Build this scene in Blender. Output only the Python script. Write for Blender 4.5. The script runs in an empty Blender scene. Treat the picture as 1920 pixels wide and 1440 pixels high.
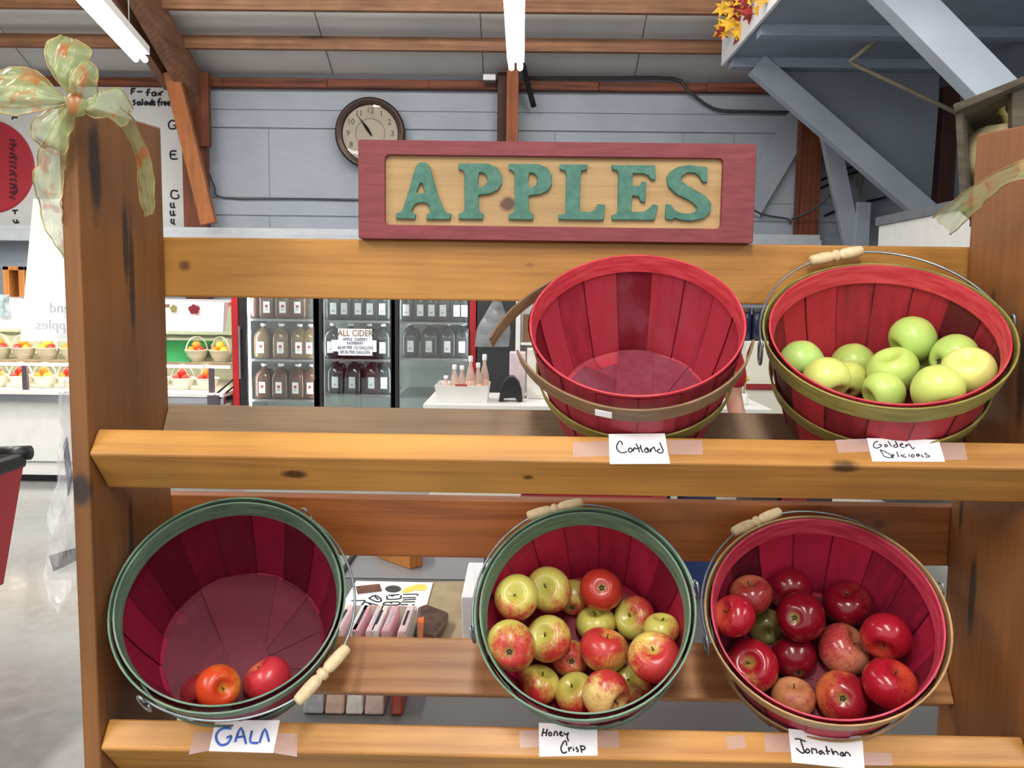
import bpy, math, random
from mathutils import Vector as V, Matrix, noise as mnoise
random.seed(7)
SC = bpy.context.scene
COL = SC.collection
PI = math.pi

# ---------------------------------------------------------------- camera
FPX = 1600.0                                    # focal length for a 1920 px wide frame
PITCH, YAW, ROLL = (math.radians(a) for a in (5.906, 0.7295, 0.7633))
EYE = V((0, 0, 1.5))
_cp, _sp, _cy, _sy = math.cos(PITCH), math.sin(PITCH), math.cos(YAW), math.sin(YAW)
FW = V((-_sy * _cp, _cy * _cp, -_sp))
_r0 = V((_cy, _sy, 0)); _u0 = _r0.cross(FW)
RT = _r0 * math.cos(ROLL) + _u0 * math.sin(ROLL)
UP = _u0 * math.cos(ROLL) - _r0 * math.sin(ROLL)
cam = bpy.data.cameras.new('camera'); cam_o = bpy.data.objects.new('camera', cam); COL.objects.link(cam_o)
cam.sensor_width = 36; cam.lens = 36 * FPX / 1920; cam.clip_start = .02
m = Matrix.Identity(4)
for i in range(3):
    m[i][0], m[i][1], m[i][2], m[i][3] = RT[i], UP[i], -FW[i], EYE[i]
cam_o.matrix_world = m
SC.camera = cam_o

# ---------------------------------------------------------------- world, exposure, lights
SC.view_settings.view_transform = 'Standard'; SC.view_settings.look = 'None'
SC.view_settings.gamma = 1; SC.view_settings.use_curve_mapping = False
SC.view_settings.exposure = 0.12
world = bpy.data.worlds.new('daylight'); SC.world = world; world.use_nodes = True
bg = world.node_tree.nodes['Background']
bg.inputs[0].default_value = (1.0, .97, .92, 1); bg.inputs[1].default_value = 1.15
TUBE = 11.0          # emission of the visible fluorescent tubes
LAMP_W = 75.0       # watts of each ceiling lamp's light over the sales floor

def area(name, loc, rot, sx, sy, w, col=(1, .96, .9)):
    l = bpy.data.lights.new(name, 'AREA'); l.shape = 'RECTANGLE'; l.size = sx; l.size_y = sy; l.energy = w; l.color = col
    o = bpy.data.objects.new(name, l); COL.objects.link(o); o.location = loc; o.rotation_euler = rot
    return o
for i, (x, y) in enumerate(((-2.4, -.6), (0, -.6), (2.4, -.6), (-2.4, 2.9), (2.4, 2.9), (-4.6, 5.2))):
    area('unseen_lamp_light', (x, y, 3.14), (0, 0, 0), .16, 2.3, LAMP_W * (1.1 if x < 1 else .75 if y < 2 else .4))
area('unseen_lamp_light', (1.5, 3.9, 3.12), (math.radians(42), 0, math.radians(-20)), 1.8, .16, 13)  # unseen light added to brighten the wall under the loft
for x in (-3.2, -1.2, 1.0):                     # unseen lights added to brighten the back wall
    area('unseen_lamp_light', (x, 5.2, 4.3), (math.radians(38), 0, 0), 1.6, .16, 34)

# ---------------------------------------------------------------- helpers
def ray(px, py): return FW + RT * ((px - 960) / FPX) + UP * ((720 - py) / FPX)
def atY(px, py, y):
    r = ray(px, py); return EYE + r * (y / r.y)
def atZ(px, py, z):
    r = ray(px, py); return EYE + r * ((z - EYE.z) / r.z)
def onplane(px, py, p0, n):
    r = ray(px, py); return EYE + r * ((p0 - EYE).dot(n) / r.dot(n))
def S(r, g, b, k=1.0):
    f = lambda c: ((c / 255 + .055) / 1.055) ** 2.4 if c > 10 else c / 255 / 12.92
    return (f(r) * k, f(g) * k, f(b) * k, 1)

class MB:
    def __init__(s): s.v = []; s.f = []; s.t = []
    def add(s, vs, fs, tone=.5):
        n = len(s.v); s.v += [tuple(p) for p in vs]; s.f += [tuple(i + n for i in f) for f in fs]; s.t += [tone] * len(vs); return s
    def box(s, x0, x1, y0, y1, z0, z1, tone=.5):
        return s.add([(x, y, z) for z in (z0, z1) for y in (y0, y1) for x in (x0, x1)],
                     [(0, 2, 3, 1), (4, 5, 7, 6), (0, 1, 5, 4), (2, 6, 7, 3), (0, 4, 6, 2), (1, 3, 7, 5)], tone)
    def beam(s, p, q, w, h, up=(0, 0, 1)):
        p, q = V(p), V(q); d = (q - p).normalized(); a = d.cross(V(up)).normalized(); b = a.cross(d)
        vs = [c + a * (i * w / 2) + b * (j * h / 2) for c in (p, q) for i, j in ((-1, -1), (1, -1), (1, 1), (-1, 1))]
        return s.add(vs, [(3, 2, 1, 0), (4, 5, 6, 7), (0, 1, 5, 4), (1, 2, 6, 5), (2, 3, 7, 6), (3, 0, 4, 7)])
    def tube(s, pts, r, n=8, closed=False, caps=True, tone=.5):
        pts = [V(p) for p in pts]; m = len(pts); rs = r if isinstance(r, (list, tuple)) else [r] * m
        vs = []; prev = None
        for i, p in enumerate(pts):
            a = pts[(i - 1) % m] if (i or closed) else p
            b = pts[(i + 1) % m] if (i < m - 1 or closed) else p
            t = (b - a).normalized()
            if prev is None:
                u = t.cross(V((0, 0, 1)));  u = u if u.length > .1 else t.cross(V((1, 0, 0)))
            else: u = prev - t * prev.dot(t)
            u.normalize(); prev = u; w = t.cross(u)
            vs += [p + (u * math.cos(2 * PI * k / n) + w * math.sin(2 * PI * k / n)) * rs[i] for k in range(n)]
        fs = []
        for i in range(m if closed else m - 1):
            j = (i + 1) % m
            fs += [(i * n + k, i * n + (k + 1) % n, j * n + (k + 1) % n, j * n + k) for k in range(n)]
        if not closed and caps: fs += [tuple(range(n - 1, -1, -1)), tuple((m - 1) * n + k for k in range(n))]
        return s.add(vs, fs, tone)
    def lathe(s, prof, n=24, M=None, tone=.5, caps=True):
        M = M or Matrix.Identity(4); vs = []
        for r, z in prof: vs += [M @ V((r * math.cos(2 * PI * k / n), r * math.sin(2 * PI * k / n), z)) for k in range(n)]
        fs = [(i * n + k, i * n + (k + 1) % n, (i + 1) * n + (k + 1) % n, (i + 1) * n + k) for i in range(len(prof) - 1) for k in range(n)]
        if caps: fs += [tuple(range(n - 1, -1, -1)), tuple((len(prof) - 1) * n + k for k in range(n))]
        return s.add(vs, fs, tone)
    def prism(s, poly, ext):
        n = len(poly); e = V(ext); vs = [V(p) for p in poly] + [V(p) + e for p in poly]
        return s.add(vs, [tuple(range(n)), tuple(range(2 * n - 1, n - 1, -1))] + [((i + 1) % n, i, n + i, n + (i + 1) % n) for i in range(n)])
    def grid(s, rows, tone=.5):
        n = len(rows[0]); vs = [p for r in rows for p in r]
        return s.add(vs, [(i * n + k, i * n + k + 1, (i + 1) * n + k + 1, (i + 1) * n + k) for i in range(len(rows) - 1) for k in range(n - 1)], tone)
    def sphere(s, c, rx, ry=None, rz=None, n=14, m=10, tone=.5):
        ry = ry or rx; rz = rz or rx
        prof = [(max(1e-4, math.sin(PI * i / m)), -math.cos(PI * i / m)) for i in range(m + 1)]
        return s.lathe(prof, n, Matrix.Translation(V(c)) @ Matrix.Diagonal((rx, ry, rz, 1)), tone)
    def build(s, name, mat, parent=None, smooth=False, bevel=0, local=False, solid=0, subsurf=0):
        me = bpy.data.meshes.new(name); me.from_pydata(s.v, [], s.f); me.update()
        a = me.attributes.new('tone', 'FLOAT', 'POINT'); a.data.foreach_set('value', s.t)
        if smooth: me.polygons.foreach_set('use_smooth', [True] * len(me.polygons))
        me.materials.append(mat)
        o = bpy.data.objects.new(name, me); COL.objects.link(o)
        return finish(o, parent, bevel, local, solid, subsurf)

def finish(o, parent=None, bevel=0, local=False, solid=0, subsurf=0):
    if parent:
        o.parent = parent
        if not local: o.matrix_parent_inverse = wm(parent).inverted()
    if solid:
        md = o.modifiers.new('s', 'SOLIDIFY'); md.thickness = solid; md.offset = 0
    if subsurf:
        md = o.modifiers.new('u', 'SUBSURF'); md.levels = subsurf; md.render_levels = subsurf
    if bevel:
        md = o.modifiers.new('b', 'BEVEL'); md.width = bevel; md.segments = 2; md.limit_method = 'ANGLE'; md.angle_limit = .6
    return o
def wm(o):
    M = o.matrix_basis.copy()
    return (wm(o.parent) @ o.matrix_parent_inverse @ M) if o.parent else M
def tag(o, label, cat, group=None, kind=None):
    o['label'] = label; o['category'] = cat
    if group: o['group'] = group
    if kind: o['kind'] = kind
    return o
def thing(name, label, cat, loc=(0, 0, 0), group=None, M=None):
    o = bpy.data.objects.new(name, None); COL.objects.link(o); o.empty_display_size = .05
    if M is not None: o.matrix_basis = M
    else: o.location = loc
    return tag(o, label, cat, group)
def struct(o, label=None):
    o['kind'] = 'structure'
    if label: o['label'] = label
    return o
def copy_tree(o, parent=None):
    c = o.copy(); COL.objects.link(c)
    if parent: c.parent = parent
    for ch in list(o.children): copy_tree(ch, c)
    return c
def curve_mesh(name, cu, mat, parent):
    o = bpy.data.objects.new('tmp', cu); COL.objects.link(o)
    dg = bpy.context.evaluated_depsgraph_get(); me = bpy.data.meshes.new_from_object(o.evaluated_get(dg))
    bpy.data.objects.remove(o); me.name = name; me.materials.clear(); me.materials.append(mat)
    r = bpy.data.objects.new(name, me); COL.objects.link(r)
    return finish(r, parent)
def text(name, s, mat, parent, M, size, extrude=.0006, align='CENTER', spacing=1.0):
    cu = bpy.data.curves.new(name, 'FONT'); cu.body = s; cu.size = size; cu.extrude = extrude; cu.align_x = align; cu.align_y = 'CENTER'
    cu.resolution_u = 3; cu.space_character = spacing
    o = curve_mesh(name, cu, mat, None); o.data.transform(M)
    if parent: finish(o, parent)
    return o
def stroke_mesh(name, strokes, r, mat, parent, n=5):
    mb = MB()
    for st in strokes: mb.tube(smooth_path([V(p) for p in st], 3), r, n)
    return mb.build(name, mat, parent, smooth=True)
def smooth_path(pts, k=4):
    pts = [V(p) for p in pts]
    if len(pts) < 3: return pts
    out = []
    for i in range(len(pts) - 1):
        p0 = pts[max(i - 1, 0)]; p1 = pts[i]; p2 = pts[i + 1]; p3 = pts[min(i + 2, len(pts) - 1)]
        for j in range(k):
            t = j / k
            out.append(.5 * ((2 * p1) + (p2 - p0) * t + (2 * p0 - 5 * p1 + 4 * p2 - p3) * t * t + (3 * p1 - p0 - 3 * p2 + p3) * t ** 3))
    return out + [pts[-1]]

# ---------------------------------------------------------------- materials
class NT:
    def __init__(s, name):
        s.m = bpy.data.materials.new(name); s.m.use_nodes = True; s.nt = s.m.node_tree; s.b = s.nt.nodes['Principled BSDF']
        s.out = s.nt.nodes['Material Output']
    def n(s, t, **k):
        x = s.nt.nodes.new(t)
        for a, b in k.items(): setattr(x, a, b)
        return x
    def l(s, a, b): s.nt.links.new(a, b)
    def inp(s, node, i, val):
        if hasattr(val, 'is_output') or isinstance(val, bpy.types.NodeSocket): s.l(val, node.inputs[i])
        else: node.inputs[i].default_value = val
    def coord(s, kind='Object'): return s.n('ShaderNodeTexCoord').outputs[kind]
    def map(s, vec, scale=(1, 1, 1), loc=(0, 0, 0)):
        x = s.n('ShaderNodeMapping'); s.l(vec, x.inputs[0]); x.inputs['Scale'].default_value = scale; x.inputs['Location'].default_value = loc; return x.outputs[0]
    def noise(s, vec, scale, detail=3, dist=0, rough=.55):
        x = s.n('ShaderNodeTexNoise'); s.l(vec, x.inputs['Vector']); x.inputs['Scale'].default_value = scale; x.inputs['Detail'].default_value = detail
        x.inputs['Distortion'].default_value = dist; x.inputs['Roughness'].default_value = rough; return x.outputs[0]
    def math(s, op, a, b=0.0, c=0.0, clamp=False):
        x = s.n('ShaderNodeMath', operation=op, use_clamp=clamp)
        for i, q in enumerate((a, b, c)): s.inp(x, i, q)
        return x.outputs[0]
    def vm(s, op, a, b=(0, 0, 0), out=0):
        x = s.n('ShaderNodeVectorMath', operation=op); s.inp(x, 0, a); s.inp(x, 1, b); return x.outputs[out]
    def ramp(s, v, a, b, lo=0.0, hi=1.0, smooth=True):
        x = s.n('ShaderNodeMapRange'); x.interpolation_type = 'SMOOTHSTEP' if smooth else 'LINEAR'
        s.inp(x, 0, v); x.inputs[1].default_value = a; x.inputs[2].default_value = b; x.inputs[3].default_value = lo; x.inputs[4].default_value = hi; return x.outputs[0]
    def mix(s, f, a, b, blend='MIX'):
        x = s.n('ShaderNodeMix', data_type='RGBA', blend_type=blend); s.inp(x, 0, f); s.inp(x, 6, a); s.inp(x, 7, b); return x.outputs[2]
    def attr(s, name): return s.n('ShaderNodeAttribute', attribute_name=name).outputs['Fac']
    def bump(s, h, strength=.2, dist=.002):
        x = s.n('ShaderNodeBump'); s.l(h, x.inputs['Height']); x.inputs['Strength'].default_value = strength; x.inputs['Distance'].default_value = dist; s.l(x.outputs[0], s.b.inputs['Normal'])
    def done(s, col=None, rough=.5, metal=0, spec=None, coat=None):
        if col is not None: s.inp(s.b, 'Base Color', col)
        s.inp(s.b, 'Roughness', rough); s.b.inputs['Metallic'].default_value = metal
        if spec is not None: s.b.inputs['Specular IOR Level'].default_value = spec
        if coat: s.b.inputs['Coat Weight'].default_value = coat; s.b.inputs['Coat Roughness'].default_value = .15
        return s.m
def plain(name, col, rough=.5, metal=0, var=.12, scale=8, spec=None):
    t = NT(name); f = t.noise(t.coord(), scale, 3)
    c = t.mix(t.ramp(f, .3, .7), tuple(x * (1 - var) for x in col[:3]) + (1,), tuple(min(1, x * (1 + var)) for x in col[:3]) + (1,))
    return t.done(c, rough, metal, spec)
def emit(name, col, k):
    t = NT(name); t.b.inputs['Base Color'].default_value = col; t.b.inputs['Emission Color'].default_value = col; t.b.inputs['Emission Strength'].default_value = k
    return t.m
def sheer(name, col, alpha, rough=.4, gold=None):
    t = NT(name); v = t.coord(); c = col; a = alpha
    if gold:
        f = t.ramp(t.noise(v, 22, 3, .5), .52, .66); c = t.mix(f, col, gold); a = t.math('ADD', t.math('MULTIPLY', f, .25), alpha)
    t.done(c, rough); t.inp(t.b, 'Alpha', a); return t.m
def glass(name, tint=(1, 1, 1, 1), refl=.07, rough=.02):
    t = NT(name); tr = t.n('ShaderNodeBsdfTransparent'); tr.inputs[0].default_value = tint
    gl = t.n('ShaderNodeBsdfGlossy'); gl.inputs['Roughness'].default_value = rough
    mx = t.n('ShaderNodeMixShader'); lw = t.n('ShaderNodeFresnel'); lw.inputs[0].default_value = 1.45
    f = t.math('ADD', lw.outputs[0], refl - .04, clamp=True)
    t.l(f, mx.inputs[0]); t.l(tr.outputs[0], mx.inputs[1]); t.l(gl.outputs[0], mx.inputs[2]); t.l(mx.outputs[0], t.out.inputs[0]); return t.m
def wood(name, light, dark, axis=0, knots=(), rough=.42, seed=0, coarse=1.0, rings=.35, kcol=(.035, .016, .008, 1), contrast=1.0):
    """knots: (centre xyz, radius along grain, radius across)"""
    t = NT(name); v = t.coord(); sc = [9 * coarse] * 3; sc[axis] = .55 * coarse
    a = t.noise(t.map(v, sc, (seed, seed * 2.3, seed * .7)), 2.0, 5, .9)
    sf = [70] * 3; sf[axis] = 2.2
    fine = t.noise(t.map(v, sf, (seed, 0, seed)), 2.2, 4, .2)
    sr = [11] * 3; sr[axis] = 1.1
    w = t.n('ShaderNodeTexWave', wave_type='RINGS', rings_direction='XYZ'[axis]); t.l(t.map(v, sr, (seed * 1.7 + .2, .31 + seed, .13)), w.inputs[0])
    w.inputs['Scale'].default_value = 1.3; w.inputs['Distortion'].default_value = 5; w.inputs['Detail'].default_value = 2; w.inputs['Detail Scale'].default_value = .6
    f = t.math('ADD', t.math('MULTIPLY', a, .75), t.math('MULTIPLY', fine, .42)); f = t.math('SUBTRACT', f, t.math('MULTIPLY', w.outputs['Fac'], rings * .4))
    f = t.ramp(f, .5 - .28 / contrast - rings * .14, .5 + .28 / contrast)
    c = t.mix(f, dark, light)
    blot = t.ramp(t.noise(v, 3.1, 2), .35, .7, .82, 1.08)
    c = t.mix(1.0, c, t.n('ShaderNodeCombineColor').outputs[0], 'MULTIPLY') if False else c
    hs = t.n('ShaderNodeHueSaturation'); t.l(c, hs.inputs['Color']); t.l(blot, hs.inputs['Value']); c = hs.outputs[0]
    for kc, ra, rb in knots:
        d = t.vm('SUBTRACT', v, kc); s3 = [1 / rb] * 3; s3[axis] = 1 / ra
        q = t.vm('LENGTH', t.vm('MULTIPLY', d, tuple(s3)), out=1)
        q = t.math('ADD', q, t.math('MULTIPLY', t.noise(v, 45, 2), .5))
        c = t.mix(t.ramp(q, .75, 1.45, .88, 0), c, kcol)
    t.bump(f, .12, .001)
    return t.done(c, rough, 0, .4)

WHITE = plain('white_enamel', S(232, 232, 228), .35, 0, .03)
OFFWHITE = plain('cream_laminate', S(222, 220, 205), .45, 0, .04)
PAPER = plain('white_paper', S(244, 246, 250), .7, 0, .015)
BLACK = plain('black_plastic', S(26, 26, 28), .4, 0, .1)
INK = plain('black_ink', S(32, 32, 40), .8, 0, .05)
BLUEINK = plain('blue_marker_ink', S(72, 112, 204), .8, 0, .25, 60)
GREYMETAL = plain('grey_metal', S(150, 152, 155), .35, .7, .08)
CHROME = plain('chrome', S(185, 188, 195), .22, .9, .05)
WIRE = plain('galvanised_wire', S(150, 160, 165), .38, .75, .15, 40)
DARKGREY = plain('dark_grey', S(62, 63, 66), .5, 0, .1)
TAPE = sheer('clear_tape', S(216, 190, 190), .42, .3)
REDPAINT = plain('red_enamel', S(190, 30, 38), .35, 0, .06)

# ================================================================ setting
def wall_mat():
    t = NT('blue_grey_painted_boards'); v = t.coord(); f = t.noise(v, 1.7, 4); g = t.noise(t.map(v, (1, 1, 6)), 9, 3)
    c = t.mix(t.ramp(t.math('ADD', t.math('MULTIPLY', f, .7), t.math('MULTIPLY', g, .3)), .3, .7), S(152, 161, 173), S(168, 176, 187)); t.bump(g, .1, .002)
    return t.done(c, .6)
WALL = wall_mat()
YB = 8.5
ROOFK = .47
def roofz(y): return 3.60 + ROOFK * (YB - y)

t = NT('polished_concrete'); v = t.coord(); f = t.noise(v, 1.3, 5); g = t.noise(v, 14, 4)
t.bump(t.noise(v, 5, 3), .06, .01)
FLOORM = t.done(t.mix(t.ramp(t.math('ADD', t.math('MULTIPLY', f, .7), t.math('MULTIPLY', g, .3)), .3, .7), S(134, 135, 133), S(154, 154, 152)), t.ramp(g, .3, .7, .12, .24), 0, .6)
struct(MB().box(-9, 3.72, -4.5, 8.7, -.1, 0).build('floor', FLOORM), 'glossy grey concrete floor')

# back wall: sheathing with horizontal battens standing proud of it and narrow vertical joints
mb = MB().box(-9, 3.72, YB, YB + .12, 0, 3.75)
def zpx(px, py, y=YB): return atY(px, py, y).z
for y0, y1, d in ((166, 204, .012), (206, 238, .024), (372, 402, .02)):
    mb.box(-9, 3.7, YB - d, YB + .01, zpx(700, y1 + 4), zpx(700, y0 + 4))
xs = sorted([atY(p, 300, YB).x for p in (505, 1040, 1280, 1375)] + [-4.6, -5.9])
xs = [-9] + xs + [3.7]
for a, b in zip(xs, xs[1:]):
    mb.box(a + .004, b - .004, YB - .01, YB + .01, zpx(700, 373), zpx(700, 244))
    mb.box(a + .004, b - .004, YB - .01, YB + .01, .02, zpx(700, 409))
struct(mb.build('wall_back', WALL, bevel=.003), 'blue-grey painted board wall at the back of the shop')
struct(MB().box(-9.12, -9, -4.5, 8.62, 0, 9.6).build('wall_left', WALL), 'far left wall of the shop')
t = NT('dark_grey_plywood'); v = t.coord(); f = t.noise(v, 1.2, 4)
PLY = t.done(t.mix(t.ramp(f, .3, .7), S(112, 122, 134), S(128, 138, 150)), .6)
struct(MB().box(3.72, 3.84, -4.5, 8.62, 0, 9.6).build('wall_right', PLY), 'grey plywood wall on the right')

t = NT('grey_roof_panels'); v = t.coord(); f = t.noise(v, 1.5, 4)
ROOF = t.done(t.mix(t.ramp(f, .3, .7), S(208, 206, 204), S(220, 218, 216)), .7)
mb = MB()
sx = [atY(p, 140, YB).x for p in (345, 650, 920, 1190)]
step = (sx[3] - sx[0]) / 3; x = sx[0] - 5 * step
while x < 3.72:
    a, b = max(x, -9) + .006, min(x + step, 3.72) - .006
    if b > a:
        for y0, y1 in ((YB + .05, 1.0),):
            mb.add([(a, y0, roofz(y0)), (b, y0, roofz(y0)), (b, y1, roofz(y1)), (a, y1, roofz(y1)),
                    (a, y0, roofz(y0) + .03), (b, y0, roofz(y0) + .03), (b, y1, roofz(y1) + .03), (a, y1, roofz(y1) + .03)],
                   [(0, 3, 2, 1), (4, 5, 6, 7), (0, 1, 5, 4), (2, 3, 7, 6), (1, 2, 6, 5), (3, 0, 4, 7)])
    x += step
zr = roofz(1.0)
mb.add([(-9, 8.6, roofz(8.6) + .032), (3.72, 8.6, roofz(8.6) + .032), (3.72, 1, zr + .032), (-9, 1, zr + .032), (-9, -4.5, zr - 2.6), (3.72, -4.5, zr - 2.6)], [(0, 1, 2, 3), (3, 2, 5, 4)])
struct(mb.build('ceiling', ROOF), 'sloping grey panel roof with thin seams')

BEAMW = wood('roof_timber', S(158, 112, 80), S(112, 74, 50), 0, (((-1.9, 7.85, 3.80), .16, .05),), .6, 3)
BEAMD = wood('dark_roof_timber', S(132, 72, 48), S(74, 38, 26), 0, (), .65, 5, contrast=1.6)
POSTW = wood('post_timber', S(128, 66, 40), S(78, 38, 24), 2, (), .6, 7)
POSTO = wood('orange_brace_timber', S(168, 100, 46), S(128, 72, 34), 2, (), .5, 9)
RAFT = wood('rafter_timber', S(146, 102, 76), S(104, 70, 52), 1, (), .6, 11)
def purl(n, y, ztop, zbot, mat):
    struct(MB().box(-8.9, 3.7, y - .03, y + .03, zbot, ztop).build('trim_%d' % n, mat, bevel=.004))
purl(1, 7.9, zpx(700, 70, 7.9), zpx(700, 95, 7.9), BEAMW)
purl(2, 7.42, zpx(700, -8, 7.42), zpx(700, 22, 7.42), BEAMW)
for k, y in enumerate((6.7, 5.9, 5.1, 4.3, 3.5)): purl(4 + k, y, roofz(y) - .01, roofz(y) - .13, BEAMW)
mb = MB(); x = -8.9; random.seed(4)
while x < 3.6:
    L = random.uniform(.5, 1.1); d = random.uniform(0, .02)
    mb.box(x, min(x + L, 3.7), YB - .09 - d, YB - .01, zpx(700, 166, 8.42), zpx(700, 149, 8.42)); x += L
struct(mb.build('trim_3', BEAMD, bevel=.006), 'rough brown timber along the top of the back wall')

# left roof truss, post and orange brace
def PB(px, py, y): return atY(px, py, y)
MB().beam(PB(372, 182, 8.36), PB(250, -40, 7.0), .13, .3).build('tmp', RAFT, bevel=.006)
o = bpy.data.objects['tmp']; o.name = 'roof_rafter'; tag(o, 'heavy brown rafter meeting the post left of the clock', 'beam', kind='structure')
o = MB().beam(PB(318, 150, 8.2), PB(196, -40, 6.9), .08, .22).build('roof_rafter', RAFT, bevel=.006); tag(o, 'thinner brown rafter close beside the left fluorescent light', 'beam', kind='structure')
mb = MB(); a, b = PB(346, 300, 8.36).x, PB(390, 300, 8.36).x
mb.box(a, b, 8.3, 8.4, 0, 3.5)
t = thing('timber_post', 'reddish brown timber post between the white menu board and the blue wall', 'post', (a, 8.35, 0)); t['kind'] = 'structure'
mb.build('post_core', POSTW, t, bevel=.006)
MB().box(PB(372, 300, 8.28).x, PB(397, 300, 8.28).x, 8.22, 8.298, zpx(385, 275, 8.25), 3.55).build('side_board', POSTW, t, bevel=.006)
o = MB().beam(PB(322, 135, 7.95), PB(392, 420, 7.95), .14, .07, (0, 1, 0)).build('corner_brace', POSTO, bevel=.005)
tag(o, 'bright orange-brown diagonal brace in front of the left post', 'brace', kind='structure')

# centre post behind the sign
t = thing('timber_post', 'brown timber post behind the sign under the centre light', 'post', (-.25, 8.35, 0)); t['kind'] = 'structure'
MB().box(PB(933, 200, 8.4).x, PB(951, 200, 8.4).x, 8.32, 8.45, 0, 3.6).build('dark_board', wood('dark_post_timber', S(78, 42, 32), S(50, 26, 20), 2, (), .6, 13), t, bevel=.004)
MB().box(PB(950, 200, 8.28).x, PB(972, 200, 8.28).x, 8.2, 8.34, 0, 3.7).build('light_board', wood('light_post_timber', S(168, 96, 52), S(122, 66, 36), 2, (), .6, 14), t, bevel=.004)
MB().box(PB(906, 150, 8.3).x, PB(930, 150, 8.3).x, 8.25, 8.4, zpx(918, 153, 8.3), zpx(918, 141, 8.3)).build('junction_box', GREYMETAL, t, bevel=.004)
o = MB().tube(smooth_path([PB(980, 120, 8.1), PB(990, 160, 8.25), PB(1001, 200, 8.35)]), .028).build('drain_pipe', BLACK, smooth=True)
tag(o, 'short black pipe hanging beside the centre post', 'pipe')
o = MB().tube(smooth_path([PB(985, 146, 8.38), PB(1120, 146, 8.38), PB(1262, 147, 8.38), PB(1290, 170, 8.4), PB(1338, 204, 8.44), PB(1400, 209, 8.44), PB(1495, 211, 8.44)], 3), .016).build('conduit', DARKGREY, smooth=True)
tag(o, 'dark grey conduit bending down along the blue wall right of the sign', 'conduit')
o = MB().tube(smooth_path([PB(393, 325, 8.4), PB(402, 350, 8.44), PB(420, 371, 8.46), PB(560, 373, 8.46), PB(700, 376, 8.46)], 4), .008).build('cable', DARKGREY, smooth=True)
tag(o, 'thin grey cable curving from the left post along the blue wall', 'cable')
# long white ledge
mb = MB(); z0, z1 = zpx(500, 446, 8.3), zpx(500, 428, 8.3)
mb.box(-9, PB(1536, 440, 8.3).x, 8.22, 8.5, z0 - .06, z0 + .035); mb.box(-9, PB(1536, 440, 8.3).x, 8.27, 8.5, z0 + .035, z1)
struct(mb.build('trim_20', plain('pale_grey_paint', S(196, 202, 208), .5, 0, .04), bevel=.004), 'pale ledge along the foot of the blue wall')

# ---- loft on the right
LOFT = plain('blue_grey_loft_paint', S(146, 158, 174), .55, 0, .08, 2)
LIGHTP = plain('light_blue_grey_paint', S(168, 178, 192), .5, 0, .06, 3)
loft = thing('loft_platform', 'grey loft platform with a white edge board, top right', 'loft', (2.6, 7.6, 3.4)); loft['kind'] = 'structure'
MB().box(1.68, 3.72, 3.4, 7.55, 3.5, 3.72).build('deck', LOFT, loft)
mb = MB()
for y in (7.42, 6.55, 5.4, 4.2): mb.box(1.7, 3.72, y - .06, y + .06, 3.42, 3.5)
mb.build('joists', LOFT, loft, bevel=.004)
MB().box(1.655, 1.68, 3.4, 7.56, 3.475, 3.725).build('edge_board', plain('white_board', S(236, 238, 240), .5, 0, .02), loft, bevel=.003)
g = [PB(1415, 118, 7.5), PB(1762, 118, 7.5), PB(1760, 190, 7.5), PB(1744, 396, 7.5), PB(1738, 396, 7.5)]
MB().prism(g, (0, .025, 0)).build('gusset_panel', PLY, loft)
MB().beam(PB(1418, 122, 7.4), PB(1752, 412, 7.4), .18, .11, (0, 1, 0)).build('brace', LIGHTP, loft, bevel=.004)
MB().beam(PB(1600, -95, 4.8), PB(1960, 272, 4.8), .21, .12, (0, 1, 0)).build('brace', LIGHTP, loft, bevel=.004)
o = MB().tube([PB(1700, 28, 6.9), PB(1662, 60, 6.9), PB(1592, 116, 7.0), PB(1600, 120, 7.0), PB(1690, 162, 7.0), PB(1800, 215, 7.0)], .018).build('water_pipe', plain('beige_pipe', S(170, 158, 132), .45, 0, .1), smooth=True)
tag(o, 'bent beige water pipe under the grey loft', 'pipe')
o = MB().box(PB(1757, 300, 7.65).x, PB(1798, 300, 7.65).x, 7.6, 7.75, 0, 3.34).build('timber_post', wood('corner_post_timber', S(84, 46, 36), S(54, 30, 26), 2, (), .65, 17), bevel=.005)
tag(o, 'dark brown corner post at the end of the grey loft panel', 'post', kind='structure')
o = MB().box(PB(1496, 300, 8.36).x, PB(1537, 300, 8.36).x, 8.3, 8.42, 0, 3.4).build('timber_post', POSTW, bevel=.005)
tag(o, 'brown timber post on the blue wall under the loft brace', 'post', kind='structure')
o = MB().beam(PB(1512, 205, 8.44), PB(1400, 395, 8.44), .27, .03, (0, 1, 0)).build('wall_brace', WALL, bevel=.004)
tag(o, 'blue-grey diagonal board on the wall right of the sign', 'brace', kind='structure')
o = MB().beam(PB(1552, 240, 8.2), PB(1600, 470, 8.2), .16, .08, (0, 1, 0)).build('wall_brace', LIGHTP, bevel=.004)
tag(o, 'pale leaning board between the brown post and the loft brace', 'brace', kind='structure')
o = MB().box(PB(1602, 400, 8.2).x, PB(1628, 400, 8.2).x, 8.14, 8.24, 1.9, zpx(1610, 380, 8.2)).build('electrical_box', LIGHTP, bevel=.004)
tag(o, 'tall narrow grey box beside the pale leaning board', 'electrical box')
mb = MB()
for a, b in (((1575, 322), (1598, 312)), ((1578, 333), (1608, 321)), ((1540, 338), (1550, 332)), ((1540, 352), (1553, 346)), ((1545, 405), (1565, 396)), ((1625, 378), (1660, 370))):
    mb.beam(PB(*a, 8.46), PB(*b, 8.46), .02, .035, (0, 1, 0))
o = mb.build('wall_slots', BLACK); struct(o)
o.name = 'trim_21'
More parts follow.
